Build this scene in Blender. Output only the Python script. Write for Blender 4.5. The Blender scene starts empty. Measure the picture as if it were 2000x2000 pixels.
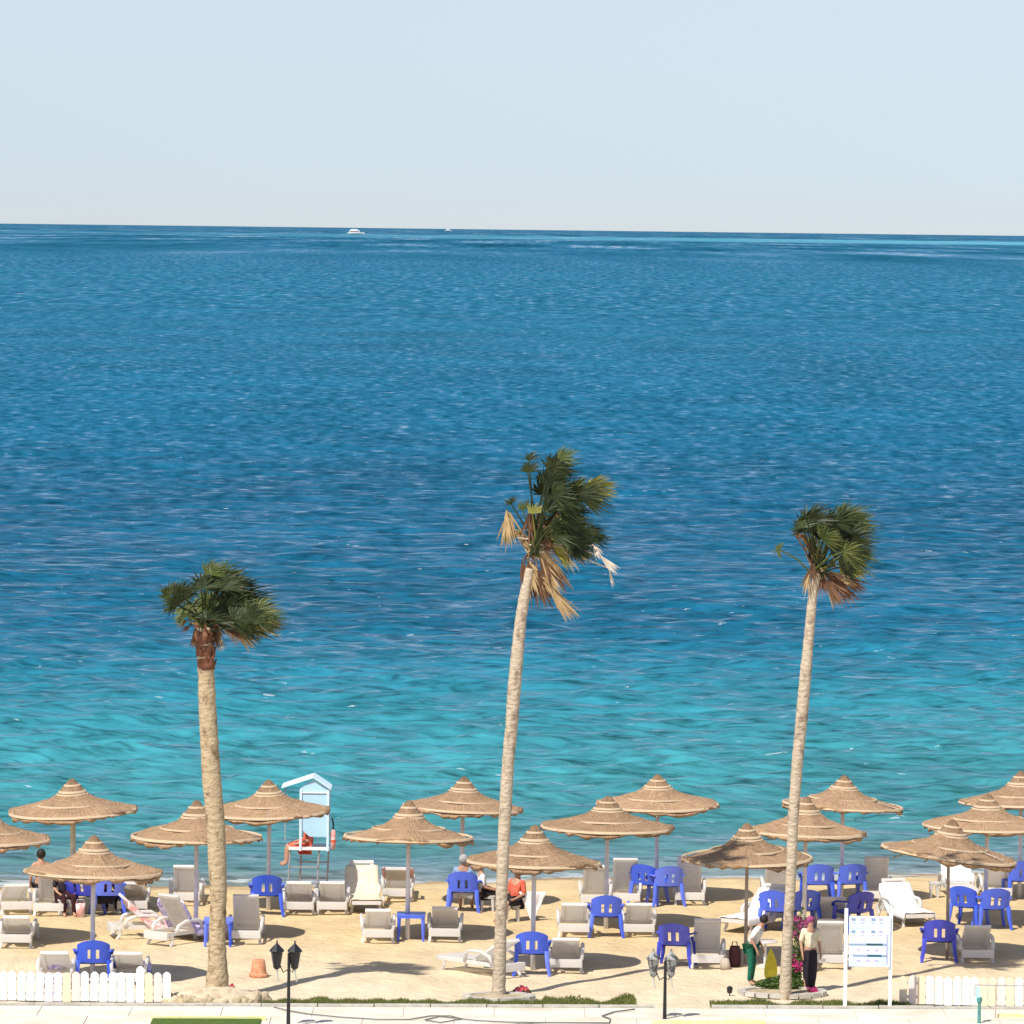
import bpy, bmesh, math, random
import numpy as np
from mathutils import Vector, Matrix, noise
R = math.radians
random.seed(7)
C = bpy.context.scene.collection
SC = bpy.context.scene
# ------------------------------------------------------------------ camera
F = 10700.0; H = 13.9; PITCH = 2.96; ROLL = 0.69
cam_d = bpy.data.cameras.new('camera'); cam = bpy.data.objects.new('camera', cam_d); C.objects.link(cam)
cam_d.sensor_width = 36; cam_d.lens = F/2000*36; cam_d.clip_start = 1; cam_d.clip_end = 90000
CM = (Matrix.Rotation(R(90-PITCH), 4, 'X') @ Matrix.Rotation(R(ROLL), 4, 'Z'))
CM.translation = Vector((0, 0, H)); cam.matrix_world = CM
SC.camera = cam
# ------------------------------------------------------------------ world, sun, exposure
SUNV = Vector((-0.40, -0.62, 1.0)).normalized()
w = bpy.data.worlds.new('World'); SC.world = w; w.use_nodes = True
nt = w.node_tree; nt.nodes.clear()
def N(t, tree, **k):
    n = tree.nodes.new(t)
    for a, b in k.items(): setattr(n, a, b)
    return n
out = N('ShaderNodeOutputWorld', nt); bg = N('ShaderNodeBackground', nt); sky = N('ShaderNodeTexSky', nt)
sky.sky_type = 'NISHITA'; sky.sun_disc = False
sky.sun_elevation = math.asin(SUNV.z); sky.sun_rotation = math.atan2(SUNV.x, SUNV.y)
sky.altitude = 0; sky.air_density = 1.0; sky.dust_density = 0.6; sky.ozone_density = 1.0
bg.inputs['Strength'].default_value = 0.105
# low haze band all round the horizon (part of the sky)
tc = N('ShaderNodeTexCoord', nt); sep = N('ShaderNodeSeparateXYZ', nt); nt.links.new(tc.outputs['Generated'], sep.inputs[0])
mp = N('ShaderNodeMapping', nt); mp.inputs['Scale'].default_value = (9, 9, 260)
nt.links.new(tc.outputs['Generated'], mp.inputs[0])
hn = N('ShaderNodeTexNoise', nt); hn.inputs['Scale'].default_value = 1.0; hn.inputs['Detail'].default_value = 4
nt.links.new(mp.outputs[0], hn.inputs['Vector'])
mr = N('ShaderNodeMapRange', nt, interpolation_type='SMOOTHSTEP'); mr.inputs[1].default_value = 0.0035; mr.inputs[2].default_value = 0.0075
mr.inputs[3].default_value = 1; mr.inputs[4].default_value = 0
nt.links.new(sep.outputs['Z'], mr.inputs[0])
mu = N('ShaderNodeMath', nt, operation='MULTIPLY'); nt.links.new(mr.outputs[0], mu.inputs[0])
hr = N('ShaderNodeMapRange', nt); hr.inputs[1].default_value = 0.3; hr.inputs[2].default_value = 0.7; hr.inputs[3].default_value = 0.35; hr.inputs[4].default_value = 0.85
nt.links.new(hn.outputs['Fac'], hr.inputs[0]); nt.links.new(hr.outputs[0], mu.inputs[1])
tint = N('ShaderNodeMix', nt, data_type='RGBA', blend_type='MULTIPLY'); tint.inputs[0].default_value = 1
SKYTINT = (1.12, 0.975, 0.93, 1)
tint.inputs[7].default_value = SKYTINT
va = N('ShaderNodeVectorMath', nt, operation='ADD'); va.inputs[1].default_value = (0, 0, 0.07); nt.links.new(tc.outputs['Generated'], va.inputs[0])
vn = N('ShaderNodeVectorMath', nt, operation='NORMALIZE'); nt.links.new(va.outputs[0], vn.inputs[0]); nt.links.new(vn.outputs[0], sky.inputs[0])
nt.links.new(sky.outputs[0], tint.inputs[6])
hz = N('ShaderNodeMix', nt, data_type='RGBA', blend_type='MULTIPLY')
hz.inputs[7].default_value = (1.035, 0.95, 0.955, 1)
nt.links.new(mu.outputs[0], hz.inputs[0]); nt.links.new(tint.outputs[2], hz.inputs[6])
hg = N('ShaderNodeMapRange', nt, interpolation_type='SMOOTHSTEP'); hg.inputs[1].default_value = -0.01; hg.inputs[2].default_value = 0.06
nt.links.new(sep.outputs['Z'], hg.inputs[0])
h3 = N('ShaderNodeMix', nt, data_type='RGBA', blend_type='MULTIPLY'); h3.inputs[0].default_value = 1
hc = N('ShaderNodeMix', nt, data_type='RGBA'); hc.inputs[6].default_value = (.76, .82, .91, 1); hc.inputs[7].default_value = (1, 1, 1, 1)
nt.links.new(hg.outputs[0], hc.inputs[0]); nt.links.new(hc.outputs[2], h3.inputs[7]); nt.links.new(hz.outputs[2], h3.inputs[6])
nt.links.new(h3.outputs[2], bg.inputs[0]); nt.links.new(bg.outputs[0], out.inputs[0])
sd = bpy.data.lights.new('sun', 'SUN'); so = bpy.data.objects.new('sun', sd); C.objects.link(so)
sd.energy = 4.0; sd.angle = R(0.53); sd.color = (1, 0.95, 0.87)
so.rotation_euler = SUNV.to_track_quat('Z', 'Y').to_euler()
SC.view_settings.view_transform = 'Standard'; SC.view_settings.look = 'None'
SC.view_settings.exposure = 0.46; SC.view_settings.gamma = 1; SC.view_settings.use_curve_mapping = False
SC.render.engine = 'CYCLES'

# ------------------------------------------------------------------ helpers
def ray(px, py):
    return (CM.to_3x3() @ Vector((px-1000, 1000-py, -F))).normalized()
def at(px, py, z=0.0):
    d = ray(px, py); t = (z-H)/d.z; return Vector((0, 0, H)) + d*t
def atY(px, py, Y):
    d = ray(px, py); return Vector((0, 0, H)) + d*(Y/d.y)
def tag(o, label=None, cat=None, group=None, kind=None):
    if label: o['label'] = label
    if cat: o['category'] = cat
    if group: o['group'] = group
    if kind: o['kind'] = kind
    return o
def empty(name, loc=(0, 0, 0), rz=0, label=None, cat=None, group=None):
    o = bpy.data.objects.new(name, None); C.objects.link(o); o.location = loc; o.rotation_euler = (0, 0, rz)
    o.empty_display_size = .2
    return tag(o, label, cat, group)
class MB:
    def __init__(s): s.v = []; s.f = []; s.m = []; s.mi = 0
    def add(s, vs, fs, M=None):
        b = len(s.v)
        s.v += [tuple(M @ Vector(v)) if M else tuple(v) for v in vs]
        s.f += [tuple(i+b for i in f) for f in fs]; s.m += [s.mi]*len(fs); return s
    def box(s, c, d, M=None, taper=1.0, ch=0.0):
        x, y, z = c; a, b, h = d[0]/2, d[1]/2, d[2]/2; t = taper
        vs = [(x-a*t, y-b*t, z-h), (x+a*t, y-b*t, z-h), (x+a*t, y+b*t, z-h), (x-a*t, y+b*t, z-h),
              (x-a, y-b, z+h), (x+a, y-b, z+h), (x+a, y+b, z+h), (x-a, y+b, z+h)]
        return s.add(vs, [(0, 3, 2, 1), (4, 5, 6, 7), (0, 1, 5, 4), (1, 2, 6, 5), (2, 3, 7, 6), (3, 0, 4, 7)], M)
    def tube(s, pts, rad, n=8, M=None, flat=1.0, cap=True):
        pts = [Vector(p) for p in pts]; rad = rad if hasattr(rad, '__len__') else [rad]*len(pts)
        vs = []; fs = []
        up = None
        for i, p in enumerate(pts):
            d = (pts[min(i+1, len(pts)-1)]-pts[max(i-1, 0)]).normalized()
            if up is None:
                up = Vector((0, 0, 1)) if abs(d.z) < .9 else Vector((1, 0, 0))
            a = d.cross(up).normalized(); b = a.cross(d).normalized(); up = b
            for k in range(n):
                t = 2*math.pi*k/n; vs.append(p + a*math.cos(t)*rad[i] + b*math.sin(t)*rad[i]*flat)
        for i in range(len(pts)-1):
            for k in range(n):
                fs.append((i*n+k, i*n+(k+1) % n, (i+1)*n+(k+1) % n, (i+1)*n+k))
        if cap:
            fs.append(tuple(range(n))[::-1]); fs.append(tuple((len(pts)-1)*n+k for k in range(n)))
        return s.add(vs, fs, M)
    def lathe(s, prof, n=24, M=None, jit=0):
        vs = []; fs = []
        for r, z in prof:
            for k in range(n):
                t = 2*math.pi*k/n; q = r*(1+random.uniform(-jit, jit)); vs.append((q*math.cos(t), q*math.sin(t), z))
        for i in range(len(prof)-1):
            for k in range(n):
                fs.append((i*n+k, i*n+(k+1) % n, (i+1)*n+(k+1) % n, (i+1)*n+k))
        return s.add(vs, fs, M)
    def grid(s, fn, nu, nv, thick=0.0, M=None):
        vs = [fn(i/nu, j/nv) for i in range(nu+1) for j in range(nv+1)]
        fs = [(i*(nv+1)+j, (i+1)*(nv+1)+j, (i+1)*(nv+1)+j+1, i*(nv+1)+j+1) for i in range(nu) for j in range(nv)]
        return s.add(vs, fs, M)
    def build(s, name, mat, parent=None, smooth=False, label=None, loc=None):
        me = bpy.data.meshes.new(name); me.from_pydata(s.v, [], s.f)
        mats = mat if isinstance(mat, (list, tuple)) else [mat]
        for m in mats: me.materials.append(m)
        if len(mats) > 1: me.polygons.foreach_set('material_index', s.m)
        if smooth: me.polygons.foreach_set('use_smooth', [True]*len(me.polygons))
        me.update()
        o = bpy.data.objects.new(name, me); C.objects.link(o)
        if parent: o.parent = parent
        if loc: o.location = loc
        if label: o['label'] = label
        return o
def dup(root, loc, rz, label=None, group=None):
    r = root.copy(); C.objects.link(r); r.location = loc; r.rotation_euler = (0, 0, rz)
    if label: r['label'] = label
    if group: r['group'] = group
    for ch in list(root.children):
        c = ch.copy(); C.objects.link(c); c.parent = r
        for g in list(ch.children):
            d = g.copy(); C.objects.link(d); d.parent = c
    return r
# ------------------------------------------------------------------ materials
def mat(name, c1, c2=None, scale=8, rough=.6, bump=0.0, bscale=None, spec=.3, stretch=(1, 1, 1), detail=5, lo=.35, hi=.65, sub=None, trans=0):
    m = bpy.data.materials.new(name); m.use_nodes = True; t = m.node_tree; b = t.nodes['Principled BSDF']
    b.inputs['Roughness'].default_value = rough; b.inputs['Specular IOR Level'].default_value = spec
    b.inputs['Base Color'].default_value = (*c1, 1)
    if c2 or bump:
        co = N('ShaderNodeTexCoord', t); ma = N('ShaderNodeMapping', t); ma.inputs['Scale'].default_value = stretch
        t.links.new(co.outputs['Object'], ma.inputs[0])
    if c2:
        n = N('ShaderNodeTexNoise', t); n.inputs['Scale'].default_value = scale; n.inputs['Detail'].default_value = detail
        t.links.new(ma.outputs[0], n.inputs['Vector'])
        r = N('ShaderNodeMapRange', t); r.inputs[1].default_value = lo; r.inputs[2].default_value = hi
        t.links.new(n.outputs['Fac'], r.inputs[0])
        x = N('ShaderNodeMix', t, data_type='RGBA'); x.inputs[6].default_value = (*c1, 1); x.inputs[7].default_value = (*c2, 1)
        t.links.new(r.outputs[0], x.inputs[0]); t.links.new(x.outputs[2], b.inputs['Base Color'])
    if bump:
        n2 = N('ShaderNodeTexNoise', t); n2.inputs['Scale'].default_value = bscale or scale; n2.inputs['Detail'].default_value = 5
        t.links.new(ma.outputs[0], n2.inputs['Vector'])
        bu = N('ShaderNodeBump', t); bu.inputs['Strength'].default_value = 1; bu.inputs['Distance'].default_value = bump
        t.links.new(n2.outputs['Fac'], bu.inputs['Height']); t.links.new(bu.outputs[0], b.inputs['Normal'])
    if trans:   # light passing through thin leaves / cloth
        tr = N('ShaderNodeBsdfTranslucent', t); tr.inputs[0].default_value = (*(c2 or c1), 1)
        mx = N('ShaderNodeMixShader', t); mx.inputs[0].default_value = trans
        t.links.new(b.outputs[0], mx.inputs[1]); t.links.new(tr.outputs[0], mx.inputs[2])
        t.links.new(mx.outputs[0], t.nodes['Material Output'].inputs[0])
    return m
M_ = {}
M_['white'] = mat('white_plastic', (.90, .89, .87), (.88, .86, .83), 6, .45, spec=.4, trans=.5)
M_['palecyan'] = mat('pale_cyan_paint', (.66, .82, .88), (.6, .76, .82), 4, .5)
M_['whitecloth'] = mat('white_cloth', (.82, .81, .80), (.76, .74, .72), 12, .9, .004, 20)
M_['cream'] = mat('cream_cloth', (.78, .70, .52), (.68, .58, .40), 10, .9, .004, 20)
M_['pink'] = mat('pink_cloth', (.72, .33, .30), (.75, .62, .60), 9, .9, .004, 20, lo=.45, hi=.55)
M_['coral'] = mat('coral_cloth', (.75, .16, .09), (.6, .1, .06), 14, .8)
M_['lilac'] = mat('lilac_cloth', (.42, .34, .68), (.7, .66, .8), 12, .9, lo=.45, hi=.55)
M_['blue'] = mat('blue_plastic', (.03, .115, .80), (.024, .085, .68), 5, .3, spec=.5)
M_['blue2'] = mat('dark_blue_plastic', (.028, .045, .55), (.022, .032, .42), 5, .3, spec=.5)
M_['pole'] = mat('painted_pole', (.80, .79, .82), (.62, .60, .62), 9, .5, stretch=(1, 1, .5))
M_['polew'] = mat('cream_pole', (.8, .76, .58), (.66, .6, .42), 9, .5)
M_['poleb'] = mat('wooden_pole', (.36, .29, .22), (.5, .42, .35), 9, .7, stretch=(1, 1, .2))
M_['band'] = mat('straw_rope', (.62, .47, .31), (.48, .36, .23), 60, .9, .01, 90)
M_['black'] = mat('black_metal', (.012, .012, .014), None, rough=.4, spec=.5)
M_['blackcloth'] = mat('black_cloth', (.015, .012, .018), (.03, .022, .03), 20, .9)
M_['maroon'] = mat('dark_maroon_cloth', (.05, .01, .012), (.02, .008, .01), 20, .9)
M_['lampgrey'] = mat('weathered_lamp_metal', (.06, .055, .05), (.35, .35, .34), 14, .5, spec=.5, lo=.42, hi=.6)
M_['glass'] = mat('frosted_glass', (.5, .48, .4), None, rough=.15, spec=.6)
M_['skin'] = mat('skin', (.48, .27, .18), (.42, .22, .14), 20, .55)
M_['hairdark'] = mat('dark_hair', (.015, .01, .008), (.03, .02, .015), 40, .6)
M_['hairgrey'] = mat('grey_hair', (.25, .26, .27), (.4, .4, .4), 40, .7)
M_['straw_hat'] = mat('straw_hat', (.75, .62, .3), (.6, .5, .25), 40, .9)
M_['green'] = mat('green_cloth', (.01, .16, .09), (.008, .10, .06), 14, .6)
M_['magenta'] = mat('magenta_cloth', (.35, .06, .17), (.2, .05, .12), 20, .8)
M_['yellow'] = mat('yellow_foam', (.80, .68, .05), (.6, .5, .05), 8, .6)
M_['skyblue'] = mat('sky_blue_paint', (.46, .70, .82), (.42, .64, .78), 3, .5)
M_['whitepaint'] = mat('white_paint', (.86, .86, .85), (.80, .79, .77), 9, .6)
M_['creampaint'] = mat('cream_paint', (.80, .68, .45), (.75, .66, .5), 9, .6)
M_['pinkpaint'] = mat('pale_pink_paint', (.78, .64, .62), (.74, .66, .6), 9, .6)
M_['lilacpaint'] = mat('pale_lilac_paint', (.70, .60, .78), (.74, .7, .78), 9, .6)
M_['teal'] = mat('teal_paint', (.10, .30, .28), (.07, .22, .2), 9, .5)
M_['paleteal'] = mat('pale_turquoise_paint', (.45, .78, .74), (.4, .7, .66), 9, .5)
M_['greym'] = mat('grey_metal', (.28, .27, .28), (.4, .38, .38), 9, .4, spec=.5)
M_['terracotta'] = mat('terracotta', (.52, .20, .10), (.62, .32, .18), 9, .85, .01, 30)
M_['stone'] = mat('rough_stone', (.52, .42, .27), (.34, .27, .17), 6, .95, .03, 18)
M_['stone2'] = mat('pale_stone', (.62, .53, .38), (.44, .35, .23), 6, .95, .03, 18)
M_['kerb'] = mat('kerb_concrete', (.55, .52, .45), (.42, .39, .33), 5, .9, .01, 30)
M_['ykerb'] = mat('yellow_kerb_paint', (.78, .74, .28), (.72, .68, .4), 5, .8)
M_['hose'] = mat('grey_hose', (.16, .16, .15), None, rough=.6)
M_['print'] = mat('grey_blue_print', (.20, .30, .45), None, rough=.6)
M_['print2'] = mat('pale_print', (.45, .42, .60), None, rough=.6)
M_['printb'] = mat('teal_print', (.10, .28, .36), None, rough=.6)
M_['cell'] = mat('printed_cell', (.52, .70, .84), (.70, .72, .84), 5, .5)
M_['cell2'] = mat('printed_cell_pale', (.62, .78, .88), (.74, .74, .86), 5, .5)
M_['board'] = mat('pale_board', (.54, .68, .80), (.66, .68, .78), 4, .5)
M_['petal'] = mat('magenta_petals', (.60, .04, .18), (.45, .05, .2), 20, .7, trans=.2)
M_['petalr'] = mat('red_petals', (.65, .07, .06), (.6, .12, .15), 20, .7, trans=.2)
M_['leafg'] = mat('garden_leaf', (.05, .10, .02), (.10, .14, .03), 20, .6, trans=.25)
M_['f_dark'] = mat('palm_leaf_dark', (.018, .030, .009), (.045, .06, .015), 3, .5, trans=.15)
M_['f_mid'] = mat('palm_leaf_green', (.07, .10, .025), (.13, .15, .04), 3, .5, trans=.2)
M_['f_yel'] = mat('palm_leaf_yellow', (.20, .22, .04), (.36, .32, .07), 3, .55, trans=.25)
M_['f_tan'] = mat('palm_leaf_dry', (.50, .36, .18), (.34, .22, .10), 4, .8, trans=.15)
M_['f_brown'] = mat('palm_leaf_brown', (.11, .055, .032), (.20, .105, .055), 5, .85, trans=.1)
M_['sheath'] = mat('dark_palm_fibre', (.13, .045, .025), (.24, .11, .06), 4, .95, .03, 12, stretch=(3, 3, 1))
M_['f_white'] = mat('palm_leaf_bleached', (.7, .62, .5), (.6, .5, .4), 5, .85, trans=.1)
def bark(name, c1, c2, c3):
    m = mat(name, c1, c2, 2.2, .95, .05, 3, stretch=(3, 3, 5), lo=.30, hi=.72)
    t = m.node_tree; b = t.nodes['Principled BSDF']; lk = b.inputs['Base Color'].links[0]; src = lk.from_socket
    co = N('ShaderNodeTexCoord', t); ma = N('ShaderNodeMapping', t); ma.inputs['Scale'].default_value = (5, 5, 3)
    t.links.new(co.outputs['Object'], ma.inputs[0])
    n = N('ShaderNodeTexNoise', t); n.inputs['Scale'].default_value = 1.2; n.inputs['Detail'].default_value = 6
    t.links.new(ma.outputs[0], n.inputs['Vector'])
    r = N('ShaderNodeMapRange', t); r.inputs[1].default_value = .55; r.inputs[2].default_value = .72
    t.links.new(n.outputs['Fac'], r.inputs[0])
    x = N('ShaderNodeMix', t, data_type='RGBA'); x.inputs[7].default_value = (*c3, 1)
    t.links.new(src, x.inputs[6]); t.links.new(r.outputs[0], x.inputs[0]); t.links.new(x.outputs[2], b.inputs['Base Color'])
    return m
M_['bark1'] = bark('brown_palm_bark', (.50, .39, .25), (.38, .29, .17), (.19, .12, .065))
M_['bark2'] = bark('pale_palm_bark', (.52, .43, .32), (.43, .35, .25), (.24, .17, .12))
def vary(m, lo, hi, sat=.1):
    # sun fading differs from piece to piece
    t = m.node_tree; b = t.nodes['Principled BSDF']; src = b.inputs['Base Color'].links[0].from_socket
    oi = N('ShaderNodeObjectInfo', t); r = N('ShaderNodeMapRange', t); r.inputs[3].default_value = lo; r.inputs[4].default_value = hi
    h = N('ShaderNodeHueSaturation', t); t.links.new(oi.outputs['Random'], r.inputs[0]); t.links.new(r.outputs[0], h.inputs['Value'])
    r2 = N('ShaderNodeMapRange', t); r2.inputs[3].default_value = 1; r2.inputs[4].default_value = 1-sat; t.links.new(oi.outputs['Random'], r2.inputs[0]); t.links.new(r2.outputs[0], h.inputs['Saturation'])
    t.links.new(src, h.inputs['Color']); t.links.new(h.outputs[0], b.inputs['Base Color'])
for k_, lo_, hi_, sa_ in (('blue', .82, 1.12, .14), ('blue2', .8, 1.2, .12), ('white', .90, 1.03, 0), ('whitepaint', .90, 1.02, 0)): vary(M_[k_], lo_, hi_, sa_)
# straw thatch: reed rings and radial streaks in object space
def straw():
    m = bpy.data.materials.new('straw_thatch'); m.use_nodes = True; t = m.node_tree; b = t.nodes['Principled BSDF']
    b.inputs['Roughness'].default_value = .95; b.inputs['Specular IOR Level'].default_value = .1
    co = N('ShaderNodeTexCoord', t); s = N('ShaderNodeSeparateXYZ', t); t.links.new(co.outputs['Object'], s.inputs[0])
    an = N('ShaderNodeMath', t, operation='ARCTAN2'); t.links.new(s.outputs[0], an.inputs[0]); t.links.new(s.outputs[1], an.inputs[1])
    p1 = N('ShaderNodeMath', t, operation='MULTIPLY'); t.links.new(s.outputs[0], p1.inputs[0]); t.links.new(s.outputs[0], p1.inputs[1])
    p2 = N('ShaderNodeMath', t, operation='MULTIPLY_ADD'); t.links.new(s.outputs[1], p2.inputs[0]); t.links.new(s.outputs[1], p2.inputs[1]); t.links.new(p1.outputs[0], p2.inputs[2])
    rr = N('ShaderNodeMath', t, operation='SQRT'); t.links.new(p2.outputs[0], rr.inputs[0])
    def comb(ka, kr):
        c = N('ShaderNodeCombineXYZ', t)
        a = N('ShaderNodeMath', t, operation='MULTIPLY'); a.inputs[1].default_value = ka; t.links.new(an.outputs[0], a.inputs[0])
        q = N('ShaderNodeMath', t, operation='MULTIPLY'); q.inputs[1].default_value = kr; t.links.new(rr.outputs[0], q.inputs[0])
        t.links.new(a.outputs[0], c.inputs[0]); t.links.new(q.outputs[0], c.inputs[1])
        oi = N('ShaderNodeObjectInfo', t); o2 = N('ShaderNodeMath', t, operation='MULTIPLY'); o2.inputs[1].default_value = 50
        t.links.new(oi.outputs['Random'], o2.inputs[0]); t.links.new(o2.outputs[0], c.inputs[2])
        n = N('ShaderNodeTexNoise', t); n.inputs['Scale'].default_value = 1; n.inputs['Detail'].default_value = 4
        t.links.new(c.outputs[0], n.inputs['Vector']); return n
    n1 = comb(30, 3.0); n2 = comb(3, 24); n3 = comb(1.5, 2.5)
    ad = N('ShaderNodeMath', t, operation='ADD'); t.links.new(n1.outputs[0], ad.inputs[0]); t.links.new(n2.outputs[0], ad.inputs[1])
    r = N('ShaderNodeValToRGB', t); e = r.color_ramp.elements
    e[0].position = .30; e[0].color = (.22, .14, .085, 1); e[1].position = .72; e[1].color = (.45, .305, .19, 1)
    x = e.new(.5); x.color = (.37, .24, .14, 1)
    hv = N('ShaderNodeMath', t, operation='MULTIPLY'); hv.inputs[1].default_value = .5; t.links.new(ad.outputs[0], hv.inputs[0])
    t.links.new(hv.outputs[0], r.inputs[0])
    hs = N('ShaderNodeHueSaturation', t); t.links.new(r.outputs[0], hs.inputs['Color'])
    oiv = N('ShaderNodeObjectInfo', t); av = N('ShaderNodeMath', t, operation='MULTIPLY_ADD'); av.inputs[1].default_value = .5; av.inputs[2].default_value = -.25
    t.links.new(oiv.outputs['Random'], av.inputs[0]); a2 = N('ShaderNodeMath', t, operation='ADD'); t.links.new(n3.outputs[0], a2.inputs[0]); t.links.new(av.outputs[0], a2.inputs[1])
    mm = N('ShaderNodeMapRange', t); mm.inputs[3].default_value = .82; mm.inputs[4].default_value = 1.25; t.links.new(a2.outputs[0], mm.inputs[0])
    t.links.new(mm.outputs[0], hs.inputs['Value']); t.links.new(hs.outputs[0], b.inputs['Base Color'])
    bu = N('ShaderNodeBump', t); bu.inputs['Distance'].default_value = .05; bu.inputs['Strength'].default_value = .9
    t.links.new(ad.outputs[0], bu.inputs['Height']); t.links.new(bu.outputs[0], b.inputs['Normal'])
    return m
M_['straw'] = straw()
# ------------------------------------------------------------------ the shore line
SL0 = at(0, 1738, -.2); SL1 = at(2000, 1706, -.2)
def shore(x):
    k = (SL1.y-SL0.y)/(SL1.x-SL0.x)
    xx = max(-60, min(60, x))
    return SL0.y + k*(xx-SL0.x) + .28*math.sin(xx*.55+1) + .15*math.sin(xx*1.7)
SEA_Z = -.20; SLOPE = .07
# ------------------------------------------------------------------ sand
def sand_z(x, y):
    s = shore(x)-.20/SLOPE
    if y < s: 
        z = 0
    else: z = -(y-s)*SLOPE
    if 90 < y < 125 and abs(x) < 30:
        z += .03*noise.noise(Vector((x*.9, y*.9, 0))) + .02*noise.noise(Vector((x*2.3, y*2.3, 5)))
    return max(z, -40)
xs = sorted(set([-80000, -3000, -1000, -400, -150, -60, -30] + [i*.2 for i in range(-85, 86)] + [30, 60, 150, 400, 1000, 3000, 80000]))
ys = [-300, -100, 0, 60, 85, 90, 93] + [94+i*.2 for i in range(0, 135)] + [124, 130, 150, 200, 400, 900, 3000, 70000]
mb = MB(); nx = len(xs)
for y in ys:
    for x in xs: mb.v.append((x, y, sand_z(x, y)))
for j in range(len(ys)-1):
    for i in range(nx-1):
        a = j*nx+i; mb.f.append((a, a+1, a+nx+1, a+nx)); mb.m.append(0)
def sandmat():
    m = bpy.data.materials.new('beach_sand'); m.use_nodes = True; t = m.node_tree; b = t.nodes['Principled BSDF']
    b.inputs['Roughness'].default_value = .95; b.inputs['Specular IOR Level'].default_value = .1
    co = N('ShaderNodeTexCoord', t)
    def nz(s, d=5, st=(1, 1, 1)):
        ma = N('ShaderNodeMapping', t); ma.inputs['Scale'].default_value = st; t.links.new(co.outputs['Object'], ma.inputs[0])
        n = N('ShaderNodeTexNoise', t); n.inputs['Scale'].default_value = s; n.inputs['Detail'].default_value = d; t.links.new(ma.outputs[0], n.inputs[0]); return n
    a = nz(.35, 6, (1, .45, 1)); c = nz(1.6, 6, (1, .5, 1)); f = nz(14, 6)
    s = N('ShaderNodeSeparateXYZ', t); t.links.new(co.outputs['Object'], s.inputs[0])
    # paler dry sand near the promenade, golden damp sand towards the water
    g = N('ShaderNodeMapRange', t); g.inputs[1].default_value = 98; g.inputs[2].default_value = 110; t.links.new(s.outputs[1], g.inputs[0])
    ad = N('ShaderNodeMath', t, operation='MULTIPLY_ADD'); ad.inputs[1].default_value = .9; t.links.new(a.outputs[0], ad.inputs[0])
    g2 = N('ShaderNodeMath', t, operation='SUBTRACT'); g2.inputs[1].default_value = .45; t.links.new(g.outputs[0], g2.inputs[0]); t.links.new(g2.outputs[0], ad.inputs[2])
    r = N('ShaderNodeValToRGB', t); e = r.color_ramp.elements
    e[0].position = .1; e[0].color = (.67, .56, .395, 1); e[1].position = .8; e[1].color = (.61, .465, .255, 1)
    t.links.new(ad.outputs[0], r.inputs[0])
    h = N('ShaderNodeHueSaturation', t); t.links.new(r.outputs[0], h.inputs['Color'])
    mm = N('ShaderNodeMapRange', t); mm.inputs[1].default_value = .3; mm.inputs[2].default_value = .7; mm.inputs[3].default_value = .86; mm.inputs[4].default_value = 1.1
    t.links.new(c.outputs[0], mm.inputs[0]); t.links.new(mm.outputs[0], h.inputs['Value'])
    # wet sand below the run-up
    wt = N('ShaderNodeMapRange', t); wt.inputs[1].default_value = -.20; wt.inputs[2].default_value = -.11; wt.inputs[3].default_value = 1; wt.inputs[4].default_value = 0
    t.links.new(s.outputs[2], wt.inputs[0])
    x = N('ShaderNodeMix', t, data_type='RGBA'); x.inputs[7].default_value = (.30, .20, .11, 1)
    t.links.new(wt.outputs[0], x.inputs[0]); t.links.new(h.outputs[0], x.inputs[6]); t.links.new(x.outputs[2], b.inputs['Base Color'])
    hs = N('ShaderNodeMath', t, operation='MULTIPLY_ADD'); hs.inputs[1].default_value = .35; t.links.new(f.outputs[0], hs.inputs[0])
    fp = nz(4.2, 4); t.links.new(fp.outputs[0], hs.inputs[2])
    bu = N('ShaderNodeBump', t); bu.inputs['Distance'].default_value = .075; bu.inputs['Strength'].default_value = 1
    t.links.new(hs.outputs[0], bu.inputs['Height']); t.links.new(bu.outputs[0], b.inputs['Normal'])
    return m
tag(mb.build('beach_sand', sandmat(), smooth=True), kind='structure')
# ------------------------------------------------------------------ sea
rng = np.random.default_rng(3)
Y = [107.0]
while Y[-1] < 2600:
    d = Y[-1]; Y.append(d + max(.16, min(2.6, .16*(d/115)**1.55)))
Y += [2700, 2900, 3200, 3600, 4200, 5000, 6500, 8500, 11000, 15000, 24000, 45000, 80000]
Y = np.array(Y); nr = len(Y)
NC = 430; u = np.linspace(-1, 1, NC); 
halfw = Y*.1+3
halfw = np.minimum(halfw, 5200)
X = halfw[:, None]*u[None, :]
ext = np.array([1.1, 1.4, 2.2, 5, 12])
left = -(halfw[:, None]*ext[::-1][None, :]); right = halfw[:, None]*ext[None, :]
far = None
X = np.concatenate([np.full((nr, 1), -90000.), left, X, right, np.full((nr, 1), 90000.)], axis=1)
X = np.sort(X, axis=1); nc = X.shape[1]
YY = np.repeat(Y[:, None], nc, axis=1)
dy = np.gradient(Y)[:, None]
dxs = np.gradient(X, axis=1)
Z = np.zeros_like(X); DX = np.zeros_like(X); DY = np.zeros_like(X)
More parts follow.
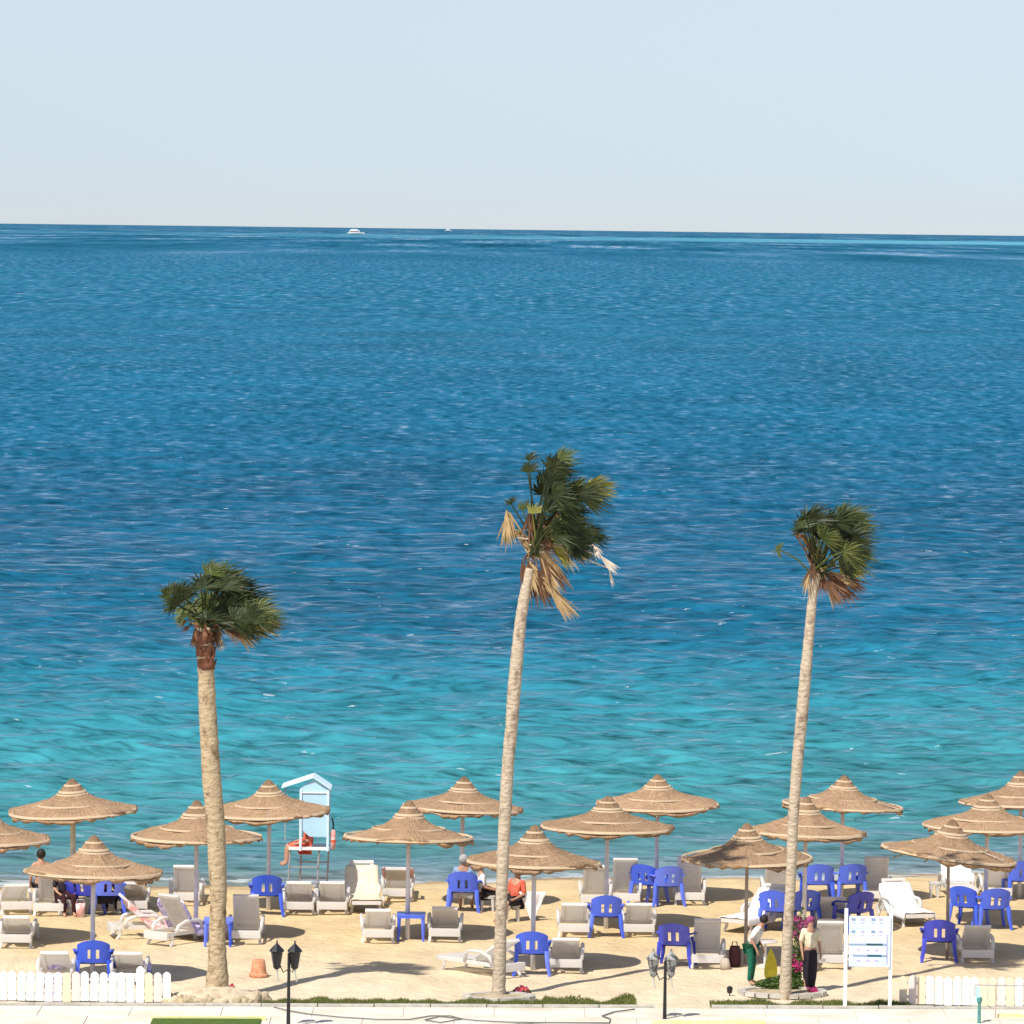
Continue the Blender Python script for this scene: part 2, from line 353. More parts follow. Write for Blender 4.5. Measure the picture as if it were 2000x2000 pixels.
# wave groups: patchy amplitude
wx = X + 2.5*np.sin(YY*.07+X*.045) ; wy = YY + 1.6*np.sin(X*.11+YY*.03)
for k in range(72):
    lam = .45*(5.5/.45)**(k/71.0); kk = 2*np.pi/lam
    th = rng.normal(0, .34)+.03; kx, ky = math.sin(th)*kk, -math.cos(th)*kk
    amp = .0100*lam**.95*(.45+rng.random())*(1.35 if lam < 1.6 else 1)*(1 if lam < 3.0 else (3.0/lam)**1.5)
    fade = np.clip(lam/(2.4*np.maximum(dy, 1e-3))-.35, 0, 1)*np.clip(lam/(2.4*np.maximum(dxs, 1e-3))-.35, 0, 1)
    ph = kx*wx+ky*wy+rng.random()*6.28
    md = .55+.45*np.sin(X*.31/lam+YY*.17/lam+rng.random()*6.28)
    a = amp*fade*(.35+md)
    Z += a*np.cos(ph); q = .75
    DX -= q*a*math.sin(th)*np.sin(ph); DY += q*a*math.cos(th)*np.sin(ph)
for lam, th, a0, p0 in ((5.2, .06, .050, 0.), (4.1, -.05, .040, 2.), (6.7, .02, .045, 4.)):   # longer crested swell running up the beach
    kk = 2*np.pi/lam; ph = kk*(math.sin(th)*X-math.cos(th)*YY)+p0+1.1*np.sin(X*.21+p0)+.7*np.sin(X*.6+YY*.2+p0)
    a = a0*(.3+.7*np.clip(np.sin(X*.33+YY*.11+p0*2), 0, 1))*np.clip(1-(YY-118)/110, 0, 1)*np.clip(lam/(2.4*np.maximum(dxs, 1e-3))-.35, 0, 1)
    Z += a*np.cos(ph)+a*.3*np.cos(2*ph); DY += .8*a*np.sin(ph)
sh = np.vectorize(shore)(np.clip(X[0:1, :]*0+X, -60, 60))
off = np.clip((YY-sh)/16.0, 0, 1)
att = .28+.72*off
Z = Z*att+SEA_Z; 
X2 = X+DX*att; Y2 = YY+DY*att
co = np.stack([X2, Y2, Z], axis=-1).reshape(-1, 3).astype(np.float32)
ii = (np.arange(nr-1)[:, None]*nc+np.arange(nc-1)[None, :]).reshape(-1)
quads = np.stack([ii, ii+1, ii+nc+1, ii+nc], axis=-1).astype(np.int32)
me = bpy.data.meshes.new('sea'); nq = len(quads)
me.vertices.add(len(co)); me.vertices.foreach_set('co', co.ravel())
me.loops.add(nq*4); me.loops.foreach_set('vertex_index', quads.ravel())
me.polygons.add(nq); me.polygons.foreach_set('loop_start', np.arange(0, nq*4, 4, dtype=np.int32)); me.polygons.foreach_set('loop_total', np.full(nq, 4, dtype=np.int32))
me.polygons.foreach_set('use_smooth', np.ones(nq, dtype=bool)); me.update(calc_edges=True)
at_ = me.attributes.new('offshore', 'FLOAT', 'POINT'); at_.data.foreach_set('value', (YY-sh).ravel().astype(np.float32))
def seamat():
    m = bpy.data.materials.new('sea_water'); m.use_nodes = True; t = m.node_tree; b = t.nodes['Principled BSDF']
    b.inputs['IOR'].default_value = 1.33; b.inputs['Roughness'].default_value = .10; b.inputs['Specular Tint'].default_value = (.34, .74, 1.0, 1); b.inputs['Specular IOR Level'].default_value = .42
    co = N('ShaderNodeTexCoord', t); s = N('ShaderNodeSeparateXYZ', t); t.links.new(co.outputs['Object'], s.inputs[0])
    atn = N('ShaderNodeAttribute', t, attribute_name='offshore')
    def nz(sc, d=4, st=(1, 1, 1)):
        ma = N('ShaderNodeMapping', t); ma.inputs['Scale'].default_value = st; t.links.new(co.outputs['Object'], ma.inputs[0])
        n = N('ShaderNodeTexNoise', t); n.inputs['Scale'].default_value = sc; n.inputs['Detail'].default_value = d; t.links.new(ma.outputs[0], n.inputs[0]); return n
    def math_(op, a, bb=None, c=None):
        n = N('ShaderNodeMath', t, operation=op)
        for i, v in enumerate((a, bb, c)):
            if v is None: continue
            if isinstance(v, (int, float)): n.inputs[i].default_value = v
            else: t.links.new(v, n.inputs[i])
        return n.outputs[0]
    # depth of the sea bed grows with distance offshore, warped by large patches
    big = nz(.035, 4, (1, .45, 1)); 
    wob = math_('MULTIPLY_ADD', big.outputs[0], .36, .82)
    dist = math_('MULTIPLY', atn.outputs['Fac'], wob)
    tt = math_('SUBTRACT', 1.0, math_('DIVIDE', 112.0, math_('ADD', dist, 112.0)))
    r = N('ShaderNodeValToRGB', t); el = r.color_ramp.elements
    stops = SEASTOPS
    el[0].position, el[0].color = stops[0][0], (*stops[0][1], 1)
    el[1].position, el[1].color = stops[-1][0], (*stops[-1][1], 1)
    for p, c in stops[1:-1]:
        x = el.new(p); x.color = (*c, 1)
    t.links.new(tt, r.inputs[0])
    # darker weed / stir patches
    pt = nz(.09, 5, (.5, .3, 1)); pv = N('ShaderNodeMapRange', t); pv.inputs[1].default_value = .3; pv.inputs[2].default_value = .7
    pv.inputs[3].default_value = .82; pv.inputs[4].default_value = 1.15; t.links.new(pt.outputs[0], pv.inputs[0])
    h = N('ShaderNodeHueSaturation', t); t.links.new(r.outputs[0], h.inputs['Color']); t.links.new(pv.outputs[0], h.inputs['Value'])
    # gust and chop slopes, coarser offshore; wave reflection and shade painted into the colour
    def ramp(a_, b_):
        n = N('ShaderNodeMapRange', t, interpolation_type='SMOOTHSTEP'); n.inputs[1].default_value = a_; n.inputs[2].default_value = b_; t.links.new(s.outputs[1], n.inputs[0]); return n.outputs[0]
    def centred(n): return math_('MULTIPLY', math_('SUBTRACT', n.outputs[0], .5), 2.0)
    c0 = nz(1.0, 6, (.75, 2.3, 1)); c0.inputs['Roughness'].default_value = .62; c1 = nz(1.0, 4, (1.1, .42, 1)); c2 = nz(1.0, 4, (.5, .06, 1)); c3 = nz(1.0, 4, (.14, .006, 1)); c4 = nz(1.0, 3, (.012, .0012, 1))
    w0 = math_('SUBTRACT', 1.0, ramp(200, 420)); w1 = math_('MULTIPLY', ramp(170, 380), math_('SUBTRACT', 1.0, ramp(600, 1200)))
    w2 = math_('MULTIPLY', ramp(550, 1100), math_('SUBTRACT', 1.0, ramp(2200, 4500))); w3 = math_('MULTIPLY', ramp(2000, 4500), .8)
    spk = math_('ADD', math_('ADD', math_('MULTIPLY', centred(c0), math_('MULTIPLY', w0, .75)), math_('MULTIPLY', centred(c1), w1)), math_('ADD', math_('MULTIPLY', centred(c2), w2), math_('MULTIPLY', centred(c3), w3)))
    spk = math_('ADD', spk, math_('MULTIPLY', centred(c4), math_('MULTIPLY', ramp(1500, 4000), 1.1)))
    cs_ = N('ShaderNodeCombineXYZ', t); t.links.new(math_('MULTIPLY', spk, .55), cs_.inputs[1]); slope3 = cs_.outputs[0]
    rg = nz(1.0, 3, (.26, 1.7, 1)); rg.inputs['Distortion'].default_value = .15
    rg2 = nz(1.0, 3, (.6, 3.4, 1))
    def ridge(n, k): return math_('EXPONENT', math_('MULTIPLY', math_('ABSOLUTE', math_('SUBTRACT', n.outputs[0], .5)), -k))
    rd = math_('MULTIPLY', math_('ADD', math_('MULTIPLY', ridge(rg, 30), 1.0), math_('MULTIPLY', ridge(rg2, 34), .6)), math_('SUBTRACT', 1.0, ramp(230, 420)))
    spk = math_('ADD', spk, math_('SUBTRACT', .10, math_('MULTIPLY', rd, .40)))  # thin dark trough lines: wave shading painted into the water colour
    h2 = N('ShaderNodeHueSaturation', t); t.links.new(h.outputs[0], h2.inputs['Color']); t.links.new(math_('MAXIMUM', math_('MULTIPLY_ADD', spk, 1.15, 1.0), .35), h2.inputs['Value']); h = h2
    # foam: thin broken lines where the water runs up, and rare whitecaps
    fn = nz(2.2, 5, (.6, 2.2, 1)); edge = N('ShaderNodeMapRange', t); edge.inputs[1].default_value = .0; edge.inputs[2].default_value = 1.6
    edge.inputs[3].default_value = .42; edge.inputs[4].default_value = .72; t.links.new(atn.outputs['Fac'], edge.inputs[0])
    fm = math_('GREATER_THAN', fn.outputs[0], edge.outputs[0])
    wc = nz(.5, 3, (.35, 1.0, 1)); wr = N('ShaderNodeMapRange', t); wr.inputs[1].default_value = .85; wr.inputs[2].default_value = .865
    t.links.new(wc.outputs[0], wr.inputs[0])
    fo = math_('MAXIMUM', math_('MULTIPLY', fm, .38), wr.outputs[0])
    bank = N('ShaderNodeMix', t, data_type='RGBA'); bank.inputs[7].default_value = (.10, .36, .46, 1); t.links.new(h.outputs[0], bank.inputs[6])
    xr = N('ShaderNodeMapRange', t); xr.inputs[1].default_value = -700; xr.inputs[2].default_value = 900; xr.inputs[3].default_value = .12; xr.inputs[4].default_value = .85; t.links.new(s.outputs[0], xr.inputs[0])
    t.links.new(math_('MULTIPLY', math_('MULTIPLY', ramp(6800, 8000), math_('SUBTRACT', 1.0, ramp(9800, 11800))), xr.outputs[0]), bank.inputs[0])
    x = N('ShaderNodeMix', t, data_type='RGBA'); x.inputs[7].default_value = (.75, .78, .78, 1)
    t.links.new(fo, x.inputs[0]); t.links.new(bank.outputs[2], x.inputs[6]); t.links.new(x.outputs[2], b.inputs['Base Color'])
    rn = math_('MULTIPLY_ADD', fo, .6, .12); t.links.new(rn, b.inputs['Roughness'])
    # fine ripples: small random slopes added to the wave normal
    geo = N('ShaderNodeNewGeometry', t)
    def slope(n, k):
        v = N('ShaderNodeVectorMath', t, operation='SUBTRACT'); v.inputs[1].default_value = (.5, .5, .5); t.links.new(n.outputs['Color'], v.inputs[0])
        q = N('ShaderNodeVectorMath', t, operation='MULTIPLY'); t.links.new(v.outputs[0], q.inputs[0])
        if isinstance(k, tuple): q.inputs[1].default_value = k
        else: t.links.new(k, q.inputs[1])
        return q.outputs[0]
    def vadd(a_, b_):
        v = N('ShaderNodeVectorMath', t, operation='ADD'); t.links.new(a_, v.inputs[0]); t.links.new(b_, v.inputs[1]); return v.outputs[0]
    n1 = nz(5.5, 4, (.5, 1.2, 1)); n2 = nz(1.5, 4, (.42, 1.1, 1))
    tot = vadd(slope(n1, (.16, .32, 0)), slope(n2, (.20, .46, 0)))
    cb_ = N('ShaderNodeCombineXYZ', t); t.links.new(math_('MULTIPLY_ADD', ramp(150, 420), -.24, -.06), cb_.inputs[1])
    tot = vadd(tot, slope3)
    tot = vadd(vadd(geo.outputs['Normal'], tot), cb_.outputs[0]); nn = N('ShaderNodeVectorMath', t, operation='NORMALIZE'); t.links.new(tot, nn.inputs[0])
    t.links.new(nn.outputs[0], b.inputs['Normal'])
    return m
SEASTOPS = [(0.0, (.20, .23, .20)), (.035, (.085, .195, .20)), (.10, (.048, .215, .235)), (.20, (.042, .235, .275)), (.27, (.033, .222, .280)), (.335, (.020, .172, .248)),
            (.40, (.009, .112, .192)), (.58, (.006, .090, .168)), (.78, (.007, .100, .177)), (.93, (.009, .112, .190)), (1.0, (.008, .092, .165))]
me.materials.append(seamat())
sea = bpy.data.objects.new('sea_water', me); C.objects.link(sea); tag(sea, kind='structure')
# ------------------------------------------------------------------ promenade, kerbs, paving, grass
# front line of the promenade follows the photo's line y = 1966..1976
PA = at(0, 1966); PB = at(2000, 1974)
pk = (PB.y-PA.y)/(PB.x-PA.x)
def fy(x, d=0): return PA.y+pk*(x-PA.x)+d
pavm = mat('pale_paving', (.73, .67, .57), (.58, .50, .37), .9, .85, .006, 25, lo=.42, hi=.72, detail=8, stretch=(1, 1.6, 1))
def slab(x0, x1, d0, d1, z0, z1):
    m = MB(); vs = [(x0, fy(x0, d0), z0), (x1, fy(x1, d0), z0), (x1, fy(x1, d1), z0), (x0, fy(x0, d1), z0)]
    vs += [(a, b, z1) for a, b, _ in vs]
    m.add(vs, [(0, 3, 2, 1), (4, 5, 6, 7), (0, 1, 5, 4), (1, 2, 6, 5), (2, 3, 7, 6), (3, 0, 4, 7)]); return m
XL = lambda px, py=1966: at(px, py).x
pv = empty('promenade'); tag(pv, kind='structure')
x = XL(-400)
slab(-80, 80, -60, -.35, -.3, .055).build('paving_base', mat('paving_joint', (.50, .45, .37), None, rough=.9), pv)
rowd = -.35; first = None
x = -16.0; 
for row in range(2):
    d1 = -.36-row*1.2; d0 = d1-1.19; x = -13-row*.7
    while x < 13:
        wd = 1.6
        o = slab(x, x+wd-.014, d0, d1, .05, .07+random.uniform(-.003, .003)).build('slab', pavm, pv)
        x += wd
slab(-80, 80, -60, -2.78, .03, .07).build('paving', pavm, pv)
kb = empty('kerb'); tag(kb, kind='structure')
x = XL(-150)
while x < XL(2150):
    if not (XL(1245) < x < XL(1375)):
        slab(x, x+.98, -.34, -.20, -.1, .11+random.uniform(-.006, .006)).build('kerb_stone', M_['kerb'], kb)
    x += 1.0
# grass strips made of many short blades
def grass(name, pts, n, label, h=.08, cols=None, seed=1):
    random.seed(seed); m = MB()
    for _ in range(n):
        a = random.random(); k = random.random()
        px = pts[0]+(pts[1]-pts[0])*a
        d = random.uniform(pts[2], pts[3])*(.6+.8*noise.noise(Vector((px*.02, 3, seed)))+.2)
        X0 = XL(px, 1955); P = Vector((X0, fy(X0)+d-.17, 0))
        if noise.noise(Vector((P.x*1.2, P.y*1.5, seed))) < -.45: continue
        t = random.random()*3.14; hh = h*random.uniform(.5, 1.3); ww = .012
        dx, dyy = math.cos(t)*ww, math.sin(t)*ww; lx, ly = random.uniform(-.03, .04), random.uniform(-.03, .03)
        m.mi = 0 if random.random() < .55 else 1
        m.add([(P.x-dx, P.y-dyy, -.01), (P.x+dx, P.y+dyy, -.01), (P.x+lx, P.y+ly, hh)], [(0, 1, 2)])
    o = m.build(name, [mat('grass_green', (.07, .11, .02), (.12, .16, .03), 5, .7, trans=.2), mat('grass_dry', (.34, .31, .11), (.24, .24, .07), 5, .8, trans=.2)])
    tag(o, label, 'grass', kind='stuff'); return o
grass('grass_strip', (515, 1080, .0, 1.05), 26000, 'thin green grass strip between the left and middle palms', seed=2)
grass('grass_strip', (1060, 1240, .0, 1.5), 7000, 'patchy grass right of the middle palm', seed=4)
grass('grass_strip', (1385, 1770, .0, 1.1), 15000, 'sparse green strip in front of the right palm bed', seed=5)
# lawn at the very front
lw = slab(XL(300, 1996), XL(512, 1996), -6, -2.05, .02, .10).build('lawn', mat('lawn_grass', (.07, .13, .015), (.11, .17, .03), 12, .9, .03, 60)); tag(lw, kind='structure')
ye = empty('lawn_edging'); tag(ye, kind='structure')
for a, b, d in ((297, 514, -2.04), (1270, 1480, -2.32), (1948, 2080, -1.35)):
    xa = XL(a, 1995)
    while xa < XL(b, 1995)-.3:
        slab(xa, xa+.49, d, d+.10, .04, .13).build('edging_stone', M_['ykerb'], ye); xa += .5
# hose lying on the paving
def P(px, py, z=.09): return at(px, py, z)
hp = [P(*q) for q in ((535, 1967, .12), (560, 1973), (600, 1980), (660, 1986), (740, 1991), (800, 1991), (840, 1984), (880, 1984), (902, 1990), (860, 1997), (830, 1992), (860, 1985), (930, 1993), (1010, 1997), (1080, 2003))]
tag(MB().tube(hp, .012, 6).build('hose', M_['hose'], smooth=True), 'thin grey hose curling over the pale paving at the bottom', 'hose')
tag(MB().tube([P(1000, 1996.5), P(1190, 1998), P(1192, 1990), P(1176, 1984), P(1200, 1976), P(1240, 1971, .1)], .013, 6).build('cable', M_['hose'], smooth=True), 'dark cable on the paving left of the sandy gap', 'cable')
# stone ring kerbs of the palm beds
def ring(px, py, rx, ry, label, n=14, hgt=.085, m='kerb', name='planter'):
    c = at(px, py); e = empty(name, c, 0, label, 'planter')
    for k in range(n):
        a = 2*math.pi*k/n; b = MB()
        Mx = Matrix.Translation((rx*math.cos(a), ry*math.sin(a), hgt/2)) @ Matrix.Rotation(math.atan2(ry*math.cos(a), -rx*math.sin(a)), 4, 'Z')
        ll = 2*math.pi*math.hypot(rx*math.sin(a), ry*math.cos(a))/n
        b.box((0, 0, 0), (ll-.015, .13, hgt+random.uniform(-.02, .02)), Mx); b.build('kerb_stone', M_[m], e)
    s = MB(); s.lathe([(0.001, .07), (.5, .065), (.93, .05)], 24, Matrix.Diagonal((rx, ry, 1, 1))); s.build('soil', M_['stone'], e, True)
    return e
# rocky mound round the left palm
c = at(418, 1955.5); rk = empty('rock_planter', c, 0, 'low rough stone bed around the foot of the left palm', 'planter')
random.seed(11)
def rock(sx, sy, sz, seed):
    bm = bmesh.new(); bmesh.ops.create_icosphere(bm, subdivisions=2, radius=1)
    for v in bm.verts:
        k = 1+.35*noise.noise(v.co*1.3+Vector((seed, 0, 0))); v.co = Vector((v.co.x*sx*k, v.co.y*sy*k, v.co.z*sz*k))
    m = MB(); m.v = [tuple(v.co) for v in bm.verts]; m.f = [tuple(v.index for v in f.verts) for f in bm.faces]; m.m = [0]*len(m.f); bm.free(); return m
rockm = [rock(.2, .15, .12, i*3.1) for i in range(4)]
rme = []
for i, r_ in enumerate(rockm):
    o = r_.build('stone', M_['stone' if i % 2 else 'stone2'], rk); rme.append(o)
for i in range(46):
    a = 2*math.pi*i/46; k = random.choice(rme)
    o = rme[i] if i < 4 else k.copy()
    if i >= 4: C.objects.link(o)
    o.parent = rk; o.location = (.87*math.cos(a)+random.uniform(-.04, .04), .50*math.sin(a), random.uniform(-.02, .05)); o.rotation_euler = (random.random(), random.random(), random.random()*6)
    sc = random.uniform(.6, 1.1); o.scale = (sc, sc, sc)
s = MB(); s.lathe([(0.001, .26), (.4, .24), (.75, .16), (.95, .0)], 40, Matrix.Diagonal((.98, .6, 1, 1)), jit=.04); s.build('soil', M_['stone2'], rk, True)
ring(975, 1952, .60, .42, 'pale stone ring around the foot of the middle palm')
ring(1528, 1943, .75, .50, 'cream kerb ring holding flowers at the right palm', 18)
# ------------------------------------------------------------------ palms
random.seed(5)
WIND = Vector((1, .1, -.08))
def frond(parent, P0, P1, size, d, m, spread=100, nseg=26, wind=.35, grav=.12, name='frond', width=.085, nrm=None):
    """one fan leaf: a stalk from P0 to P1 and a pleated fan of narrow segments"""
    b = MB(); P0 = Vector(P0); P1 = Vector(P1)
    mid = (P0+P1)/2+Vector((0, 0, .08*(P1-P0).length)); b.tube([P0, mid, P1], [.022, .016, .012], 5)
    d = Vector(d).normalized(); n = Vector(nrm) if nrm else Vector((random.uniform(-.6, .6), -1, random.uniform(-.5, .9))); n = (n-d*n.dot(d)).normalized(); s_ = n.cross(d)
    for i in range(nseg):
        a = R(-spread+2*spread*i/(nseg-1)+random.uniform(-7, 7)); e = d*math.cos(a)+s_*math.sin(a)
        L = size*(.72+.28*math.cos(a*.8))*random.choice((random.uniform(.85, 1.15), random.uniform(.85, 1.1), random.uniform(.5, .9))); ww = random.uniform(.2, 1.5)
        W0 = size*width*random.uniform(.8, 1.3); side = n.cross(e).normalized(); vs = []
        tw = random.uniform(-.5, .5)
        for j, tt in enumerate((0.0, .22, .45, .7, 1.0)):
            p = P1+e*L*tt+WIND*(L*wind*ww*tt*tt)+Vector((0, 0, -1))*(L*grav*random.uniform(.8, 1.2)*tt*tt)+n*(.05*size*math.sin(a*2)*tt)
            wd = W0*(.15, .75, 1.0, .7, .08)[j]; sd_ = (side*math.cos(tw*tt)+n*math.sin(tw*tt)+n*.35*(1 if i % 2 else -1)).normalized()
            vs += [p-sd_*wd/2, p+sd_*wd/2]
        b.add(vs, [(2*j, 2*j+1, 2*j+3, 2*j+2) for j in range(4)])
    return b.build(name, M_[m], parent)
def palm(label, trunk_pts, Yd, barkm, fr, dead, sheath, seed, origin):
    random.seed(seed)
    base = atY(trunk_pts[0][0], trunk_pts[0][1], Yd)
    base.z = 0
    root = empty('palm_tree', base, 0, label, 'palm tree', 'three palms along the promenade')
    L = lambda px, py, dyy=0: atY(px, py, Yd+dyy)-base
    pts = [L(p[0], p[1]) for p in trunk_pts]; wid = [p[2]*Yd/F/2*(1 if barkm == 'bark1' else .9) for p in trunk_pts]
    pts.insert(0, Vector((pts[0].x, pts[0].y, -.12))); wid.insert(0, wid[0]*1.04)
    if pts[1].z < .03: pts.pop(1); wid.pop(1)
    P2 = []; R2 = []
    for i in range(len(pts)-1):
        n = max(2, int((pts[i+1]-pts[i]).length/.07))
        for k in range(n):
            t = k/n; P2.append(pts[i].lerp(pts[i+1], t)); R2.append(wid[i]*(1-t)+wid[i+1]*t)
    P2.append(pts[-1]); R2.append(wid[-1])
    R2 = [r*(1+(.025 if i % 3 == 0 else -.012)+random.uniform(-.03, .03)) for i, r in enumerate(R2)]
    tb = MB().tube(P2, R2, 14); tb.build('trunk', M_[barkm], root, True)
    O = lambda j=0: L(origin[0]+random.uniform(-9, 9), origin[1]+random.uniform(-14, 14), random.uniform(-.08, .08))
    if sheath:
        q0, q1 = L(sheath[0], sheath[1]), L(sheath[2], sheath[3]); rs = sheath[4]*Yd/F/2
        MB().tube([q0.lerp(q1, k/8) for k in range(9)], [rs*(1.03+random.uniform(-.05, .05)) for k in range(9)], 14).build('fibre_sheath', M_['sheath'], root, True)
    if sheath:   # old leaf bases clasping the top of the trunk
        (x0, y0, x1, y1, wpx) = sheath
        for k in range(26):
            t = k/26; q = L(x0+(x1-x0)*t, y0+(y1-y0)*t); a = k*2.4; rr = wpx*Yd/F/2*random.uniform(.85, 1.1)
            o1 = Vector((math.cos(a), math.sin(a), 0)); b = MB()
            b.tube([q+o1*rr*.55, q+o1*rr*.95+Vector((0, 0, .09)), q+o1*rr*1.25+Vector((0, 0, .2))], [.05, .045, .02], 5, flat=.6)
            b.build('leaf_base', M_['sheath' if random.random() < .8 else 'f_brown'], root)
    for f in fr:
        px, py, sz, ang, m = f[:5]; sp = f[5] if len(f) > 5 else 100; dd = f[6] if len(f) > 6 else random.uniform(-.35, .35)
        S = sz*Yd/F*(1.22 if m in (D_, M1) else 1.05); a = R(ang); hub = L(px, py, dd)-Vector((math.cos(a), 0, math.sin(a)))*S*.42
        frond(root, O(), hub, S, (math.cos(a), random.uniform(-.25, .25), math.sin(a)), m, sp, random.randint(40, 50), .42, .14, width=.075)
    for f in fr:   # fronds behind and in front fill the crown's depth
        px, py, sz, ang, m = f[:5]
        if sz < 30: continue
        S = sz*Yd/F*1.0; a = R(ang+random.uniform(-16, 16)); dd = random.choice((-1, 1))*random.uniform(.3, .75)
        hub = L(px+random.uniform(-9, 9), py+random.uniform(-5, 9), dd)-Vector((math.cos(a), 0, math.sin(a)))*S*.45
        frond(root, O(), hub, S, (math.cos(a)*.9, random.choice((-.7, .7)), math.sin(a)), m if random.random() < .6 else 'f_dark', 85, 36, .42, .14, width=.08)
    dead = list(dead)+[(f[0]+random.uniform(-7, 7), f[1]+random.uniform(-6, 6), f[2]+random.uniform(-9, 9), f[3]+random.uniform(-12, 8), random.choice((f[4], 'f_brown', 'f_tan')), 9) for f in dead if f[4] != 'f_white' and f[0] < 1140 or f[0] > 1500 and f[4] != 'f_white']
    for f in dead:
        px, py, x1, y1, m = f[:5]; sp = f[5] if len(f) > 5 else 14
        a0 = L(px, py, random.uniform(-.12, .12)); a1 = L(x1, y1, random.uniform(-.2, .2)); dv = (a1-a0); S = dv.length
        frond(root, O(), a0, S, dv.normalized(), m, sp, 16, .10, .05, 'dead_frond', .055)
    return root
D_, M1, Yl, T, B, W = 'f_dark', 'f_mid', 'f_yel', 'f_tan', 'f_brown', 'f_white'
palm('shortest palm on the left, brown trunk, dense windblown crown',
     [(424, 1943, 56), (424, 1925, 47), (425, 1890, 40), (424, 1830, 33), (427, 1749, 33), (424, 1680, 37), (422, 1615, 36), (413, 1520, 38), (409, 1450, 36), (405, 1380, 35), (402, 1300, 33), (397, 1225, 30)], 97.95, 'bark1',
     [(338, 1165, 42, 125, D_, 75), (322, 1150, 32, 120, M1, 60), (352, 1145, 36, 100, D_, 75), (368, 1180, 40, 115, M1, 85), (398, 1125, 44, 92, D_, 90), (408, 1105, 30, 80, M1, 60),
      (430, 1125, 44, 75, D_), (425, 1165, 46, 75, D_), (455, 1130, 46, 65, D_), (470, 1150, 48, 50, D_), (450, 1175, 48, 55, M1), (490, 1165, 46, 40, D_), (500, 1195, 46, 25, D_), (478, 1200, 46, 30, D_),
      (515, 1185, 36, 30, M1), (520, 1210, 34, 5, M1, 60), (460, 1205, 38, 20, Yl, 60), (495, 1222, 34, -5, Yl, 50), (400, 1165, 44, 95, M1), (395, 1190, 40, 100, D_), (435, 1195, 40, 50, D_), (350, 1195, 34, 150, M1, 60), (440, 1110, 34, 65, M1)],
     [(365, 1212, 342, 1222, T, 24), (372, 1222, 352, 1235, B, 20), (430, 1215, 470, 1245, T, 20), (455, 1225, 492, 1262, T, 14), (440, 1222, 475, 1250, B, 26), (415, 1225, 425, 1268, B), (385, 1222, 380, 1262, B), (480, 1218, 540, 1225, T, 16), (400, 1215, 415, 1262, B), (405, 1205, 440, 1235, T, 18)],
     (403, 1308, 397, 1232, 33), 21, (398, 1222))
palm('tallest palm in the middle with ragged crown and hanging dead leaves',
     [(974, 1950, 36), (974, 1930, 31), (976, 1880, 28), (978, 1800, 25), (980, 1740, 26), (984, 1640, 27), (988, 1560, 28), (993, 1480, 27), (999, 1420, 28), (1004, 1350, 30), (1010, 1280, 28), (1017, 1210, 25), (1024, 1165, 24), (1035, 1110, 20)], 98.6, 'bark2',
     [(1030, 910, 26, 95, D_, 70), (1034, 890, 20, 90, D_, 60), (1075, 925, 46, 65, D_, 85), (1085, 900, 40, 60, D_, 80), (1060, 945, 42, 85, D_, 80), (1100, 885, 28, 50, M1, 70),
      (1100, 965, 40, 10, D_, 60), (1135, 958, 44, 20, M1, 55), (1165, 945, 40, 15, Yl, 50), (1150, 965, 42, 0, D_, 50), (1110, 985, 40, -10, D_, 60), (1120, 1010, 36, -20, D_, 60),
      (1125, 1040, 46, -25, D_, 70), (1145, 1050, 40, -30, D_, 60), (1110, 1050, 34, -35, D_, 60), (1125, 1075, 34, -55, D_, 60), (995, 978, 18, 120, D_, 50), (983, 1045, 20, 190, Yl, 70), (1040, 992, 26, 90, Yl, 70),
      (1090, 1030, 34, -10, M1, 60), (1075, 980, 34, 60, D_, 60), (1020, 985, 22, 100, M1, 70)],
     [(995, 1000, 988, 1070, T, 20), (1000, 1030, 992, 1060, Yl, 24), (1035, 1000, 1040, 1060, B, 26), (1050, 1000, 1062, 1050, T, 18), (1055, 1030, 1095, 1065, T, 14), (1070, 1045, 1110, 1100, Yl, 12), (1012, 1050, 1035, 1075, W, 14), (1005, 1040, 1055, 1080, T, 12),
      (1045, 1065, 1085, 1120, T, 10), (1020, 1095, 1032, 1155, B, 22), (1040, 1100, 1060, 1178, B, 24), (1030, 1090, 1048, 1160, T, 18), (1055, 1090, 1090, 1160, B, 22), (1050, 1110, 1075, 1170, B, 20), (1080, 1150, 1117, 1203, T, 12), (1160, 1065, 1172, 1090, W, 20),
      (1172, 1085, 1202, 1115, W, 10), (1190, 1110, 1195, 1145, W, 5), (1100, 1070, 1148, 1090, T, 12), (1065, 1080, 1092, 1150, B, 18), (1085, 1000, 1100, 1040, T, 16), (1090, 1060, 1118, 1110, W, 8), (1060, 1000, 1055, 1085, B, 24)],
     None, 22, (1042, 1075))
